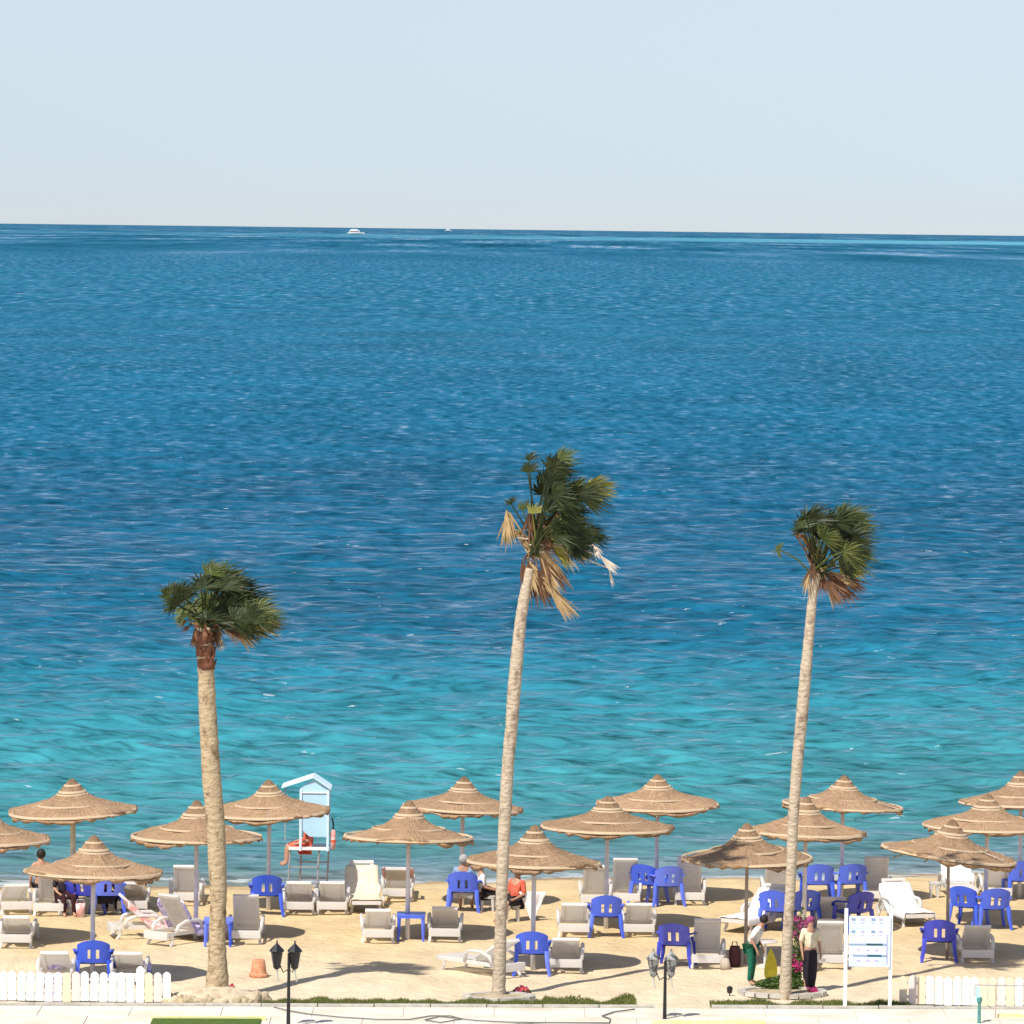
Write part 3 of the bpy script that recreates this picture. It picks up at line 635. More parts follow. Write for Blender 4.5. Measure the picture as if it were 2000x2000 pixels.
palm('right palm with slim pale trunk and a flower bed at its foot',
     [(1533, 1945, 28), (1535, 1900, 26), (1538, 1820, 22), (1543, 1750, 23), (1546, 1680, 23), (1549, 1600, 24), (1558, 1480, 25), (1566, 1400, 26), (1573, 1320, 26), (1580, 1242, 22), (1587, 1165, 20), (1597, 1120, 18)], 98.9, 'bark2',
     [(1572, 1010, 40, 100, D_, 95), (1585, 1000, 40, 85, D_, 90), (1562, 1025, 30, 120, D_, 70), (1590, 1020, 36, 80, M1, 80), (1635, 1010, 44, 55, D_, 80), (1655, 1000, 40, 50, M1, 70), (1650, 1030, 46, 30, D_, 80),
      (1625, 1040, 40, 45, M1, 80), (1675, 1015, 34, 35, M1, 60), (1670, 1045, 42, 15, D_, 70), (1640, 1055, 36, 20, D_, 70), (1665, 1085, 42, -15, M1, 80), (1680, 1075, 34, -5, M1, 60), (1655, 1100, 38, -20, Yl, 70),
      (1668, 1108, 32, -25, Yl, 60), (1515, 1072, 18, 170, M1, 95), (1585, 1055, 30, 110, Yl, 50), (1605, 1035, 36, 70, D_, 70), (1660, 1120, 28, -35, T, 50)],
     [(1565, 1050, 1600, 1085, T, 12), (1580, 1070, 1590, 1110, D_, 12), (1590, 1100, 1585, 1145, B, 26), (1600, 1110, 1600, 1150, B, 26), (1610, 1120, 1660, 1155, B, 22), (1610, 1130, 1645, 1175, B, 20), (1615, 1135, 1632, 1182, T, 14), (1605, 1115, 1612, 1160, B, 24),
      (1630, 1125, 1690, 1150, B, 14), (1620, 1115, 1665, 1140, T, 10), (1625, 1130, 1660, 1172, B, 18), (1555, 1045, 1580, 1060, T, 10), (1580, 1120, 1573, 1160, T, 12)],
     None, 23, (1596, 1118))
# ------------------------------------------------------------------ straw umbrellas
random.seed(31)
def canopy_mesh(seed):
    random.seed(seed); n = 64; prof = [(.001, .66), (.05, .625), (.12, .56), (.19, .475), (.255, .39), (.34, .315), (.46, .245), (.61, .185), (.80, .125), (.98, .07), (1.14, .028), (1.25, .0)]
    b = MB(); ph = [random.random()*6.28 for _ in range(3)]
    vs = []; 
    for i, (r, z) in enumerate(prof):
        for k in range(n):
            t = 2*math.pi*k/n; wv = (.028*math.sin(2*t+ph[0])+.018*math.sin(5*t+ph[1]))*(r/1.25)
            rr = r*(1+.012*math.sin(4*t+ph[2])+random.uniform(-.006, .006)); vs.append((rr*math.cos(t), rr*math.sin(t), z+wv*1.6+random.uniform(-.006, .006)+(.012 if i % 2 else 0)))
    # fringe
    for k in range(n):
        t = 2*math.pi*k/n; r = 1.26*(1+random.uniform(-.022, .022)); x0 = vs[(len(prof)-1)*n+k]; vs.append((r*math.cos(t), r*math.sin(t), x0[2]-random.uniform(.02, .10)))
    for r, z in ((1.2, -.035), (.6, .15), (.05, .5)):
        for k in range(n):
            t = 2*math.pi*k/n; vs.append((r*math.cos(t), r*math.sin(t), z))
    rows = len(prof)+1+3
    b.add(vs, [(i*n+k, i*n+(k+1) % n, (i+1)*n+(k+1) % n, (i+1)*n+k) for i in range(rows-1) for k in range(n)])
    return b
def make_umb(seed):
    root = empty('straw_umbrella', (0, 0, 0)); 
    canopy_mesh(seed).build('canopy', M_['straw'], root, True).location = (0, 0, 2.01)
    cn = root.children[0]
    for r, z, w_ in ((.15, .535, .018), (.255, .405, .026), (.30, .36, .016), (.70, .165, .014), (1.235, .012, .03)):
        b = MB(); b.lathe([(r-w_, z-.01), (r-w_*.5, z+w_*.9), (r+w_*.6, z+w_*.6), (r+w_, z-.02)], 48, jit=.006); o = b.build('rope_band', M_['band'], cn, True)
    MB().lathe([(.001, .655), (.04, .65), (.08, .62), (.11, .57)], 10).build('finial', M_['straw'], cn, True)
    for k in range(8):   # spokes under the thatch
        a = k*math.pi/4; MB().tube([(0, 0, 2.30), (1.15*math.cos(a), 1.15*math.sin(a), 1.97)], .014, 5).build('rib', M_['poleb'], root)
    MB().tube([(0, 0, -.25), (0, 0, 1.2), (.01, 0, 2.5)], [.046, .044, .04], 12).build('pole', M_['pole'], root, True)
    return root
protos = [make_umb(s) for s in (1, 2, 3, 4, 5)]
UM = [  # apex x, rim y, width px, tilt x, tilt y, pole, label
 (143, 1583, 250, 0, -2, 'polew', 'back-row straw umbrella near the left edge, thick cream pole'),
 (-27, 1638, 250, 0, 0, 'pole', 'straw umbrella cut off by the left edge'),
 (182, 1702, 270, 0, .5, 'pole', 'front straw umbrella above the left picket fence'),
 (384, 1632, 256, 0, 0, 'pole', 'straw umbrella half hidden behind the left palm trunk'),
 (526, 1583, 236, 0, -2, 'pole', 'straw umbrella between left palm and the lifeguard tower'),
 (798, 1633, 254, 0, .8, 'pole', 'straw umbrella standing over the two loungers with a blue table between'),
 (904, 1577, 236, 0, 3.2, 'pole', 'back-row straw umbrella just left of the middle palm'),
 (1043, 1683, 262, 0, 1.5, 'pole', 'front straw umbrella crossed by the middle palm trunk'),
 (1186, 1615, 260, 0, 1, 'pole', 'straw umbrella right of the middle palm with five light bands'),
 (1284, 1569, 240, 0, 0, 'pole', 'topmost straw umbrella in the centre, in the row nearest the sea'),
 (1459, 1674, 256, 0, 0, 'poleb', 'straw umbrella shaded by a palm crown, left of the right palm'),
 (1573, 1624, 238, 0, 1.5, 'pole', 'straw umbrella half hidden behind the right palm trunk'),
 (1646, 1571, 236, 0, 2, 'pole', 'back-row straw umbrella just right of the right palm'),
 (1928, 1611, 252, 0, 0, 'pole', 'middle-row straw umbrella at the right edge, flat wide brim'),
 (1994, 1566, 244, 0, 0, 'pole', 'back-row straw umbrella cut off by the right edge'),
 (1853, 1667, 266, 0, 6.5, 'poleb', 'lopsided straw umbrella leaning right with a dark shadow patch')]
UPOS = []
POLE_ME = [[c for c in p.children if c.name.startswith('pole')][0].data for p in protos]
for i, (px, py, wd, tx, ty, pm, lab) in enumerate(UM):
    c = at(px, py, 2.03); sc = wd*c.y/F/2.50
    rz = random.random()*6.28
    src = protos[i % 5]
    o = src if i < 5 else dup(src, (0, 0, 0), 0)
    o.location = (c.x, c.y, 0); o.rotation_euler = (0, 0, rz); tag(o, lab, 'umbrella', 'straw umbrellas on the beach')
    for ch in o.children:
        if ch.name.startswith('canopy'):
            ch.scale = (sc, sc, random.uniform(.94, 1.1))
            q = Matrix.Rotation(-rz, 4, 'Z') @ Matrix.Rotation(R(ty+random.uniform(-1, 1)), 4, 'Y') @ Matrix.Rotation(R(random.uniform(-2, 2)), 4, 'X') @ Matrix.Rotation(rz, 4, 'Z'); ch.rotation_euler = q.to_euler()
        if ch.name.startswith('pole'):
            ch.data = POLE_ME[i % 5]; ch.scale = (1, 1, 1)
            if pm != 'pole': ch.data = ch.data.copy(); ch.data.materials[0] = M_[pm]
            if pm == 'polew': ch.scale = (1.35, 1.35, 1)
            if pm == 'poleb': ch.scale = (.75, .75, 1)
    UPOS.append(Vector((c.x, c.y, 0)))
# ------------------------------------------------------------------ loungers
def make_lounger():
    r = empty('sun_lounger'); W2 = .30
    b = MB()
    for s in (-1, 1): b.box((s*(W2-.02), .02, .235), (.045, 1.80, .07))
    b.box((0, -.885, .205), (.60, .07, .15)); b.box((0, .915, .235), (.56, .045, .07)); b.box((0, -.06, .225), (.52, .05, .05)); b.build('frame', M_['white'], r)
    for sx in (-1, 1):
        for yy in (-.76, .72):
            l = MB(); l.tube([(sx*.275, yy, .22), (sx*.285, yy-.03*(1 if yy > 0 else -1), .1), (sx*.295, yy+.05*(1 if yy > 0 else -1), 0)], [.045, .032, .03], 6); l.build('leg', M_['white'], r)
    s_ = MB()
    for k in range(14): s_.box((0, .0+k*.066, .262), (.50, .05, .02))
    s_.build('seat_slats', M_['white'], r)
    bk = MB()   # backrest: pivots at its own origin, lies along -Y
    for s in (-1, 1): bk.box((s*.215, -.39, 0), (.075, .80, .04))
    bk.box((0, -.80, .005), (.50, .07, .055)); bk.box((0, -.02, 0), (.38, .04, .035))
    for k in range(11): bk.box((0, -.08-k*.063, -.004), (.38, .056, .014))
    o = bk.build('backrest', M_['white'], r); o.location = (0, -.08, .27)
    for s in (-1, 1):
        a = MB(); a.tube([(s*.30, .1, .24), (s*.315, .06, .40), (s*.32, -.05, .46), (s*.32, -.40, .46), (s*.315, -.60, .39), (s*.30, -.66, .24)], [.036]*6, 6, flat=1.0); a.build('armrest', M_['white'], r, True)
    return r
lp = make_lounger(); lused = False
def towel_on(name, loc, rz, th, mname, label, y0=.9, y1=-.78, w=.30, drop=.14, seed=0, cat='towel'):
    t = R(th)
    def fn(u, v):
        s = y0+(y1-y0)*u
        if s > -.08: y, z = s, .285
        else: q = -.08-s; y, z = -.08-q*math.cos(t)*1.0, .285+q*math.sin(t)
        xx = (v-.5)*2*(w+drop); z2 = z
        if abs(xx) > w: z2 = z-(abs(xx)-w)*.9; xx = math.copysign(w+.02+(abs(xx)-w)*.12, xx)
        z2 += .014*noise.noise(Vector((xx*7, s*6, seed)))+.01
        return (xx+.012*noise.noise(Vector((s*9, seed, 2))), y, z2)
    b = MB(); b.grid(fn, 30, 18); o = b.build(name, M_[mname], smooth=True); o.location = loc; o.rotation_euler = (0, 0, rz)
    sol = o.modifiers.new('thick', 'SOLIDIFY'); sol.thickness = .012; sol.offset = 1
    return tag(o, label, cat)
LG = [ # px, py (near feet), backrest angle, yaw deg, flip, label, towel(mat,label)
 (33, 1788, 24, 14, 0, 'white lounger at the left edge, second row from the sea', None),
 (95, 1791, 50, 0, 0, 'white lounger with raised slatted back, left of the cream umbrella pole', None),
 (258, 1786, 26, 2, 0, 'white lounger right of the two blue chairs with a dark-haired person on it', None),
 (361, 1770, 40, 0, 0, 'white lounger just left of the left palm trunk, nearest the water', None),
 (30, 1853, 24, 0, 0, 'white lounger at the left edge beside an oval shadow', None),
 (302, 1834, 42, -78, 0, 'white lounger turned sideways with a pink towel, left of the left palm', ('pink', 'pink and white towel on the sideways lounger')),
 (363, 1843, 55, -38, 0, 'slanted white lounger with grey back touching the left palm trunk', ('lilac', 'lilac patterned towel on the slanted lounger by the left palm')),
 (478, 1845, 52, 0, 0, 'white lounger with raised back just right of the left palm trunk', None),
 (583, 1788, 28, 0, 0, 'left one of two low white loungers below the lifeguard tower', None),
 (648, 1788, 28, 0, 0, 'right one of two low white loungers below the lifeguard tower', None),
 (716, 1786, 50, 186, 1, 'white lounger facing the hotel under a spread cream towel', ('cream', 'cream striped towel spread over a lounger facing the hotel')),
 (776, 1762, 30, 0, 0, 'white lounger behind an umbrella pole with a pink towel over its back', None),
 (738, 1843, 27, 2, 0, 'low white lounger to the left of the blue table', None),
 (868, 1841, 29, -1, 0, 'low white lounger to the right of the blue table', None),
 (938, 1905, 30, 42, 0, 'white lounger turned diagonally at the left foot of the middle palm', None),
 (1105, 1902, 27, 0, 0, 'low white lounger in front, beside the oval shadow right of the middle palm', None),
 (1121, 1832, 28, 0, 0, 'low white lounger left of a lone blue chair, right of the middle palm', None),
 (1248, 1832, 28, 0, 0, 'low white lounger right of a lone blue chair in the centre', None),
 (1163, 1774, 44, 0, 0, 'left one of two white loungers with raised backs, near the water in the centre', None),
 (1221, 1771, 55, 0, 0, 'raised-back white lounger directly left of two blue chairs near the water', None),
 (1347, 1769, 58, 0, 0, 'raised-back white lounger directly right of two blue chairs near the water', None),
 (1382, 1893, 50, 0, 0, 'white lounger beside the dark blue chair behind the second lamp', None),
 (1520, 1766, 54, 0, 0, 'raised-back white lounger partly behind the right palm trunk', None),
 (1432, 1822, 40, 146, 1, 'long lounger under a white towel left of the right palm', ('whitecloth', 'white towel covering the diagonal lounger left of the right palm')),
 (1627, 1822, 30, 0, 0, 'low white lounger left of the signboard, farther of the pair', None),
 (1622, 1893, 46, 0, 0, 'white lounger left of the signboard, nearer of the pair', None),
 (1713, 1766, 54, 0, 0, 'raised-back white lounger standing behind the signboard', None),
 (1797, 1812, 38, 196, 1, 'lounger under a plain white towel right of the signboard', ('whitecloth', 'plain white towel over the lounger right of the signboard')),
 (1884, 1762, 52, 184, 1, 'white lounger facing the hotel beside a small white table at right', None),
 (1948, 1760, 30, 0, 0, 'low white lounger behind the blue chairs at the right edge', None),
 (1910, 1883, 32, 2, 0, 'low lounger right of the dark blue chair, above the right fence', None),
 (105, 1932, 28, 0, 0, 'left lounger behind the left picket fence, lilac bag on it', None),
 (249, 1930, 26, 0, 0, 'right lounger behind the left picket fence, blue towel over it', None)]
LOC = []
for px, py, th, yw, fl, lab, tw in LG:
    p = at(px, py); rz = R(yw); m = Matrix.Rotation(rz, 3, 'Z')
    loc = p - (m @ Vector((0, .9, 0))) if fl else p + (m @ Vector((0, .84, 0)))
    if abs(yw) > 30 and not fl: loc = at(px, py)+Vector((0, .3, 0))
    if not lused: o = lp; lused = True; o.location = loc; o.rotation_euler = (0, 0, rz); tag(o, lab)
    else: o = dup(lp, loc, rz, lab)
    tag(o, None, 'sun lounger', 'white plastic sun loungers'); LOC.append((loc, rz, th))
    for ch in o.children:
        if ch.name.startswith('backrest'): ch.rotation_euler = (-R(th), 0, 0)
    if tw: towel_on('towel', loc, rz, th, tw[0], tw[1], seed=px, drop=.16)
def tow(i, m, label, y0, y1, **k): return towel_on('towel', LOC[i][0], LOC[i][1], LOC[i][2], m, label, y0, y1, seed=i, **k)
tow(11, 'pink', 'pink towel hung over the lounger back behind a white pole', -.35, -.9, drop=.03)
tow(1, 'pink', 'small pinkish towel over the top of a raised lounger back at left', -.62, -.93, w=.24, drop=.0)
tow(32, 'blue', 'blue towel over the right lounger behind the left fence', .6, -.3, drop=.2)
tow(28, 'whitecloth', 'white towel folded on the lounger beside the small white table', -.1, -.85, drop=.02)
# ------------------------------------------------------------------ blue chairs
def make_chair(mname):
    r = empty('plastic_chair'); m = M_[mname]
    s = MB(); s.grid(lambda u, v: ((v-.5)*.46*(1-.08*u), -.21+u*.44, .40-.02*math.sin(u*3.1)-.012*math.sin(v*3.14)+(.012 if u > .9 else 0)), 8, 8)
    s.grid(lambda u, v: ((v-.5)*.46*(1-.08*u), -.21+u*.44, .375-.02*math.sin(u*3.1)), 8, 8); s.box((0, .235, .385), (.43, .02, .04)); s.build('seat', m, r, True)
    def bp(u, z):  # curved back, concave towards the sitter, leaning back
        a = (u-.5)*2; x = .255*math.sin(a*1.15)/math.sin(1.15); y = -.235-.10*(z-.4)/.4+.07*a*a; return (x, y, z)
    b = MB()
    def panel(u0, u1, z0f, z1f, n=6):
        for sgn in (0, .018):
            b.grid(lambda u, v: tuple(Vector(bp(u0+(u1-u0)*u, z0f(u0+(u1-u0)*u)+(z1f(u0+(u1-u0)*u)-z0f(u0+(u1-u0)*u))*v))+Vector((0, -sgn, 0))), n, 2)
    top = lambda u: .70+.10*math.cos((u-.5)*3.0); 
    panel(0, 1, lambda u: .63, top, 16); panel(0, 1, lambda u: .40, lambda u: .47, 12)
    for ua, ub in ((0, .36), (.44, .56), (.64, 1)):
        panel(ua, ub, lambda u: .47, lambda u: .63, 5)
    b.build('backrest', m, r, True)
    for s_ in (-1, 1):
        a = MB(); a.tube([(s_*.25, -.25, .60), (s_*.285, -.12, .60), (s_*.295, .08, .585), (s_*.285, .2, .55), (s_*.27, .24, .48)], [.03, .032, .034, .032, .028], 6, flat=.5); a.build('armrest', m, r, True)
        for yy, dyy in ((-.20, -.07), (.21, .04)):
            l = MB(); l.tube([(s_*.235, yy, .50 if yy > 0 else .44), (s_*.25, yy+dyy*.5, .2), (s_*.285, yy+dyy, 0)], [.042, .034, .026], 6); l.build('leg', m, r)
    return r
cb = make_chair('blue'); cd = make_chair('blue2'); cused = set()
CHR = [ # px, py, yaw, dark, label
 (163, 1790, -20, 1, 'left one of two blue chairs right of the cream umbrella pole'),
 (208, 1791, 10, 0, 'right one of two blue chairs behind the front left umbrella pole'),
 (180, 1926, 4, 0, 'blue chair directly behind the left picket fence'),
 (519, 1790, 4, 0, 'blue chair right of the left palm, next to the two low loungers'),
 (906, 1783, -6, 0, 'blue chair with a grey-haired person, left of the middle palm'),
 (1038, 1907, 0, 0, 'blue chair at the front, right foot of the middle palm'),
 (1183, 1832, 2, 0, 'lone blue chair between two low loungers in the centre'),
 (1267, 1768, -25, 0, 'left one of two blue chairs near the water in the centre'),
 (1300, 1771, 14, 0, 'right one of two blue chairs near the water in the centre'),
 (1321, 1890, -12, 1, 'dark blue chair behind the second lamp'),
 (1597, 1767, 6, 0, 'large blue chair near the water right of the right palm trunk'),
 (1567, 1820, 14, 0, 'blue chair touching the right side of the right palm trunk'),
 (1658, 1766, 16, 0, 'blue chair half hidden by the white pole right of the right palm'),
 (1893, 1813, -30, 0, 'left one of two blue chairs above the right fence'),
 (1939, 1817, 10, 0, 'right one of two blue chairs above the right fence'),
 (1994, 1760, 10, 0, 'blue chair cut off by the right edge'),
 (1836, 1882, -4, 1, 'dark blue chair behind the right picket fence, left of a low lounger'),
 (1668, 1824, 30, 1, 'blue chair whose top shows over the left corner of the signboard'),
 (1519, 1822, -20, 0, 'blue chair behind the left side of the right palm trunk')]
CPOS = {}
for px, py, yw, dk, lab in CHR:
    p = at(px, py)+Vector((0, .27, 0)); src = cd if dk else cb
    if dk in cused: o = dup(src, p, R(yw), lab)
    else: o = src; cused.add(dk); o.location = p; o.rotation_euler = (0, 0, R(yw)); tag(o, lab)
    tag(o, None, 'chair', 'blue plastic chairs'); o.scale = (1.18, 1.1, 1.07); CPOS[px] = p
def make_table(mname, hgt=.52, w_=.56):
    r = empty('plastic_table')
    MB().box((0, 0, hgt-.015), (w_, w_, .03)).box((0, w_/2-.015, hgt-.05), (w_-.08, .02, .04)).box((0, -w_/2+.015, hgt-.05), (w_-.08, .02, .04)).build('table_top', M_[mname], r)
    for sx in (-1, 1):
        for sy in (-1, 1): MB().tube([(sx*(w_/2-.05), sy*(w_/2-.05), hgt-.03), (sx*(w_/2-.035), sy*(w_/2-.035), 0)], [.04, .026], 6).build('leg', M_[mname], r)
    return r
t1 = make_table('blue'); t1.location = at(802, 1839)+Vector((0, .28, 0)); tag(t1, 'low blue table between two loungers at the umbrella pole', 'table', 'blue plastic tables')
t2 = dup(t1, at(425, 1850)+Vector((0, .28, 0)), 0, 'blue table mostly hidden by the left palm trunk')
t3 = make_table('white', .34, .22); t3.location = at(1825, 1755)+Vector((0, .1, 0)); tag(t3, 'very small white table near the water at right', 'table')
# small round white table
rt = empty('round_table', at(1494, 1888), 0, 'small round white table left of the right palm', 'table')
MB().lathe([(.001, .50), (.23, .50), (.24, .48), (.23, .46), (.001, .46)], 24).build('table_top', M_['white'], rt)
MB().lathe([(.03, .46), (.03, .06), (.16, .02), (.17, 0)], 12).build('pedestal', M_['white'], rt)
# ------------------------------------------------------------------ picket fences
def fence(x0, x1, py0, py1, hgt, label, group, tints, tall=()):
    root = empty('picket_fence', at(x0, py0), 0, label, 'fence', group)
    base = at(x0, py0); e = at(x1, py1); n = int(round((x1-x0)/17.6)); dv = (e-base)/n; wd = dv.length*.87
    Mx = Matrix.Rotation(math.atan2(dv.y, dv.x), 4, 'Z'); meshes = {}
    for i in range(n+1):
        tn = tints.get(i, 'whitepaint'); h = hgt*(1.22 if i in tall else 1)
        key = (tn, i in tall)
        if key not in meshes:
            b = MB(); t = .022
            pr = [(-wd/2, .03), (wd/2, .03), (wd/2, h-.05), (wd*.25, h-.012), (0, h), (-wd*.25, h-.012), (-wd/2, h-.05)]
            vs = [(x, -t/2, z) for x, z in pr]+[(x, t/2, z) for x, z in pr]; k = len(pr)
            b.add(vs, [tuple(range(k)), tuple(range(k, 2*k))[::-1]]+[(j, (j+1) % k+0, (j+1) % k+k, j+k)[::-1] for j in range(k)])
            o = b.build('picket', M_[tn], root); meshes[key] = o
        else: o = meshes[key].copy(); C.objects.link(o); o.parent = root
        o.location = dv*i+Vector((0, random.uniform(-.004, .004), random.uniform(-.015, .01))); o.rotation_euler = (0, random.uniform(-.02, .02), math.atan2(dv.y, dv.x))
    L_ = dv.length*n
    for z in (.16, hgt-.14):
        b = MB(); b.box((L_/2, .03, z), (L_+.1, .03, .05), Mx); b.build('rail', M_['whitepaint'], root)
    return root
fence(-48, 326, 1957, 1960, .56, 'white picket fence in the lower left corner', 'picket fences', {8: 'lilacpaint', 9: 'lilacpaint', 10: 'creampaint', 11: 'pinkpaint', 19: 'creampaint', 20: 'pinkpaint'}, (18,))
fence(1764, 2060, 1964, 1970, .55, 'white picket fence in the lower right corner', 'picket fences', {0: 'creampaint', 1: 'pinkpaint', 2: 'creampaint', 9: 'creampaint', 10: 'creampaint', 11: 'pinkpaint', 12: 'creampaint'})
# ------------------------------------------------------------------ lamps
def lamp(px, py, hgt, label, silver=False):
    p = at(px, py); r = empty('lamp_post', p, 0, label, 'lamp post', 'twin garden lamps')
    MB().lathe([(.09, 0), (.09, .03), (.035, .06), (.028, hgt*.55), (.026, hgt)], 10).build('pole', M_['black'], r)
    for s, q in ((-1, .16), (1, .10)):
        MB().tube([(0, 0, hgt-.28), (s*q*.6, 0, hgt-.34), (s*q, 0, hgt-.2)], .012, 6).build('arm', M_['black'], r, True)
        ln = MB()
        ln.lathe([(.03, -.17), (.05, -.15), (.085, .06), (.11, .08), (.10, .10), (.04, .16), (.012, .19), (.012, .22), (.001, .23)], 8)
        o = ln.build('lantern', M_['lampgrey' if silver else 'black'], r); o.location = (s*q-(.05 if s < 0 else 0), 0, hgt-.07); o.scale = (1.2, 1.2, 1.25)
        g = MB().lathe([(.045, -.13), (.079, .055)], 8).build('glass', M_['greym'] if silver else M_['black'], o)
        g.scale = (1.02, 1.02, 1)
        MB().tube([(0, 0, -.16), (.01, 0, -.26), (.03, 0, -.34)], [.02, .016, .012], 6).build('bulb_tail', M_['glass'], o)
    return r
lamp(563, 2014, 1.36, 'black twin-lantern lamp right of the left palm')
lamp(1298, 1998, 1.10, 'weathered twin-lantern lamp standing in the sandy gap', True)
sp = empty('spotlight', at(1425, 1946), 0, 'small black garden spotlight on the sand in front of the right palm', 'spotlight')
MB().lathe([(.05, -.05), (.055, .04), (.03, .07), (.001, .075)], 10, Matrix.Translation((0, 0, .12)) @ Matrix.Rotation(.6, 4, 'X')).build('head', M_['black'], sp)
MB().tube([(0, 0, 0), (0, 0, .1)], .012, 6).build('stake', M_['black'], sp)
# terracotta pot upside down
p = at(505, 1908); tp = empty('terracotta_pot', p, 0, 'terracotta pot turned upside down on the sand right of the left palm', 'pot')
MB().lathe([(.165, 0), (.17, .04), (.15, .06), (.145, .1), (.118, .30), (.10, .325), (.001, .325)], 20).build('body', M_['terracotta'], tp, True)
MB().lathe([(.168, .0), (.178, .02), (.178, .055), (.15, .07)], 20).build('rim', M_['terracotta'], tp, True)
# ------------------------------------------------------------------ signboard
pL = at(1650, 1976); sg = empty('signboard', pL, 0, 'pale blue notice board on two white posts in front of loungers at right', 'sign')
pR = at(1737, 1976)-pL; SX = 99*1.0/F
def zpx(py): return (1976-py)*pL.y/F
for xx, top in ((0, zpx(1772)), (pR.x, zpx(1768))):
    MB().box((xx, 0, top/2), (.062, .05, top)).build('post', M_['whitepaint'], sg)
bx0, bx1, bz0, bz1 = .055, pR.x-.01, zpx(1886), zpx(1786)
cx = (bx0+bx1)/2; bw = bx1-bx0
MB().box((cx, -.045, (bz0+bz1)/2), (bw, .03, bz1-bz0)).build('board', M_['board'], sg)
def pr(x0, x1, y0, y1, m, nm='print'):
    X0 = (x0-1650)*pL.y/F; X1 = (x1-1650)*pL.y/F
    MB().box(((X0+X1)/2, -.0625 if nm != 'print' else -.0665, (zpx(y0)+zpx(y1))/2), (X1-X0, .004 if nm != 'divider' else .006, abs(zpx(y0)-zpx(y1)))).build(nm, M_[m], sg)
for k_, yy in enumerate((1786.6, 1812, 1844.6, 1866.6)): pr(1655.5, 1729, yy, yy+(24 if k_ == 0 else 27 if k_ == 1 else 17 if k_ == 2 else 18.6), 'cell' if k_ != 1 else 'cell2', 'panel')
for xx in (1673, 1692.5, 1711): pr(xx-.6, xx+.6, 1788, 1839, 'board', 'divider')
for yy in (1793, 1817):
    for xx, mm in ((1664, 'print'), (1682, 'print2'), (1703, 'print'), (1718, 'print2')):
        pr(xx-4, xx+4, yy-3, yy+2, mm); pr(xx-3, xx+4, yy+5, yy+7, 'print2')
pr(1656, 1730, 1841, 1843, 'print'); pr(1690, 1722, 1840, 1843.5, 'printb'); pr(1664, 1731, 1863, 1865, 'print'); pr(1692, 1720, 1862, 1866, 'printb')
for xx in (1675, 1693, 1710): pr(xx-3, xx+3, 1851, 1855, 'print2'); pr(xx-4, xx+4, 1872, 1876, 'print2')
pr(1729.5, 1731.5, 1822, 1880, 'print2')
# ------------------------------------------------------------------ lifeguard tower
pT = at(601, 1746); tw = empty('lifeguard_tower', pT, 0, 'pale blue lifeguard hut on legs at the waterline', 'lifeguard tower')
K = pT.y/F
def tx(px): return (px-601)*K
def tz(py): return (1746-py)*K
WX0, WX1 = tx(584), tx(642)
for x_, y_ in ((tx(563), -.05), (tx(620), -.05), (tx(583), .62), (tx(637), .62)):
    MB().tube([(x_-.02, y_, -.3), (x_+.03, y_, tz(1655))], .022, 6).build('leg', M_['greym'], tw)
for z_ in (tz(1724), tz(1692)):
    MB().box((tx(592), -.08, z_), (.60, .03, .03)).build('crossbar', M_['greym'], tw)
    MB().box((tx(608), .65, z_+.02), (.60, .03, .03)).build('crossbar', M_['greym'], tw)
MB().box((tx(603), .28, tz(1656)), (.85, .78, .05)).build('floor', M_['whitepaint'], tw)
z0, z1, zr, zt = tz(1632), tz(1540), tz(1515), tz(1536)
xr = tx(610)
b = MB(); t = .03   # gable wall towards the hotel
prf = [(WX0, z0+.18), (tx(604), z0), (WX1, z0), (WX1, tz(1538)), (xr, tz(1519)), (WX0, tz(1538))]
vs = [(x, -.10, z) for x, z in prf]+[(x, -.10+t, z) for x, z in prf]; k = len(prf)
b.add(vs, [tuple(range(k)), tuple(range(k, 2*k))[::-1]]+[(j, (j+1) % k, (j+1) % k+k, j+k)[::-1] for j in range(k)]); b.build('front_wall', M_['skyblue'], tw)
MB().box((WX1-.012, .28, (z0+z1)/2), (.028, .70, z1-z0)).build('side_wall', M_['skyblue'], tw)
MB().box(((WX0+WX1)/2, .66, (z0+z1)/2), (WX1-WX0, .03, z1-z0)).build('rear_wall', M_['skyblue'], tw)
for xx in (WX0+.02, WX1-.03): MB().box((xx, -.118, (tz(1660)+z1)/2), (.05, .02, z1-tz(1660))).build('corner_post', M_['palecyan'], tw)
MB().box(((WX0+WX1)/2, -.115, tz(1545)), (WX1-WX0, .015, .03)).build('trim', M_['whitepaint'], tw)
def roof(xa, za, xb, zb):
    b = MB(); vs = [(xa, -.16, za), (xb, -.16, zb), (xb, .74, zb), (xa, .74, za)]; vs += [(x, y, z+.022) for x, y, z in vs]
    b.add(vs, [(0, 3, 2, 1), (4, 5, 6, 7), (0, 1, 5, 4), (1, 2, 6, 5), (2, 3, 7, 6), (3, 0, 4, 7)]); b.build('roof_panel', M_['palecyan'], tw)
roof(tx(548), tz(1537), xr, tz(1516)); roof(xr+.003, tz(1516), tx(645), tz(1539))
MB().box((tx(555), .1, tz(1590)), (.02, .02, z1-tz(1645))).build('porch_post', M_['greym'], tw)
ty = at(651, 1640, tz(1640)); tor = empty('rescue_buoy', pT+Vector((tx(650), -.02, tz(1638))), 0, 'coral red rescue float hung on the right side of the lifeguard hut', 'rescue float')
MB().lathe([(.001, -.22), (.045, -.19), (.06, -.05), (.06, .08), (.045, .19), (.001, .22)], 12).build('float', M_['pink'], tor, True)
MB().tube([(0, 0, .2), (.0, 0, .34), (-.03, 0, .45)], .02, 6).build('strap', M_['blackcloth'], tor)
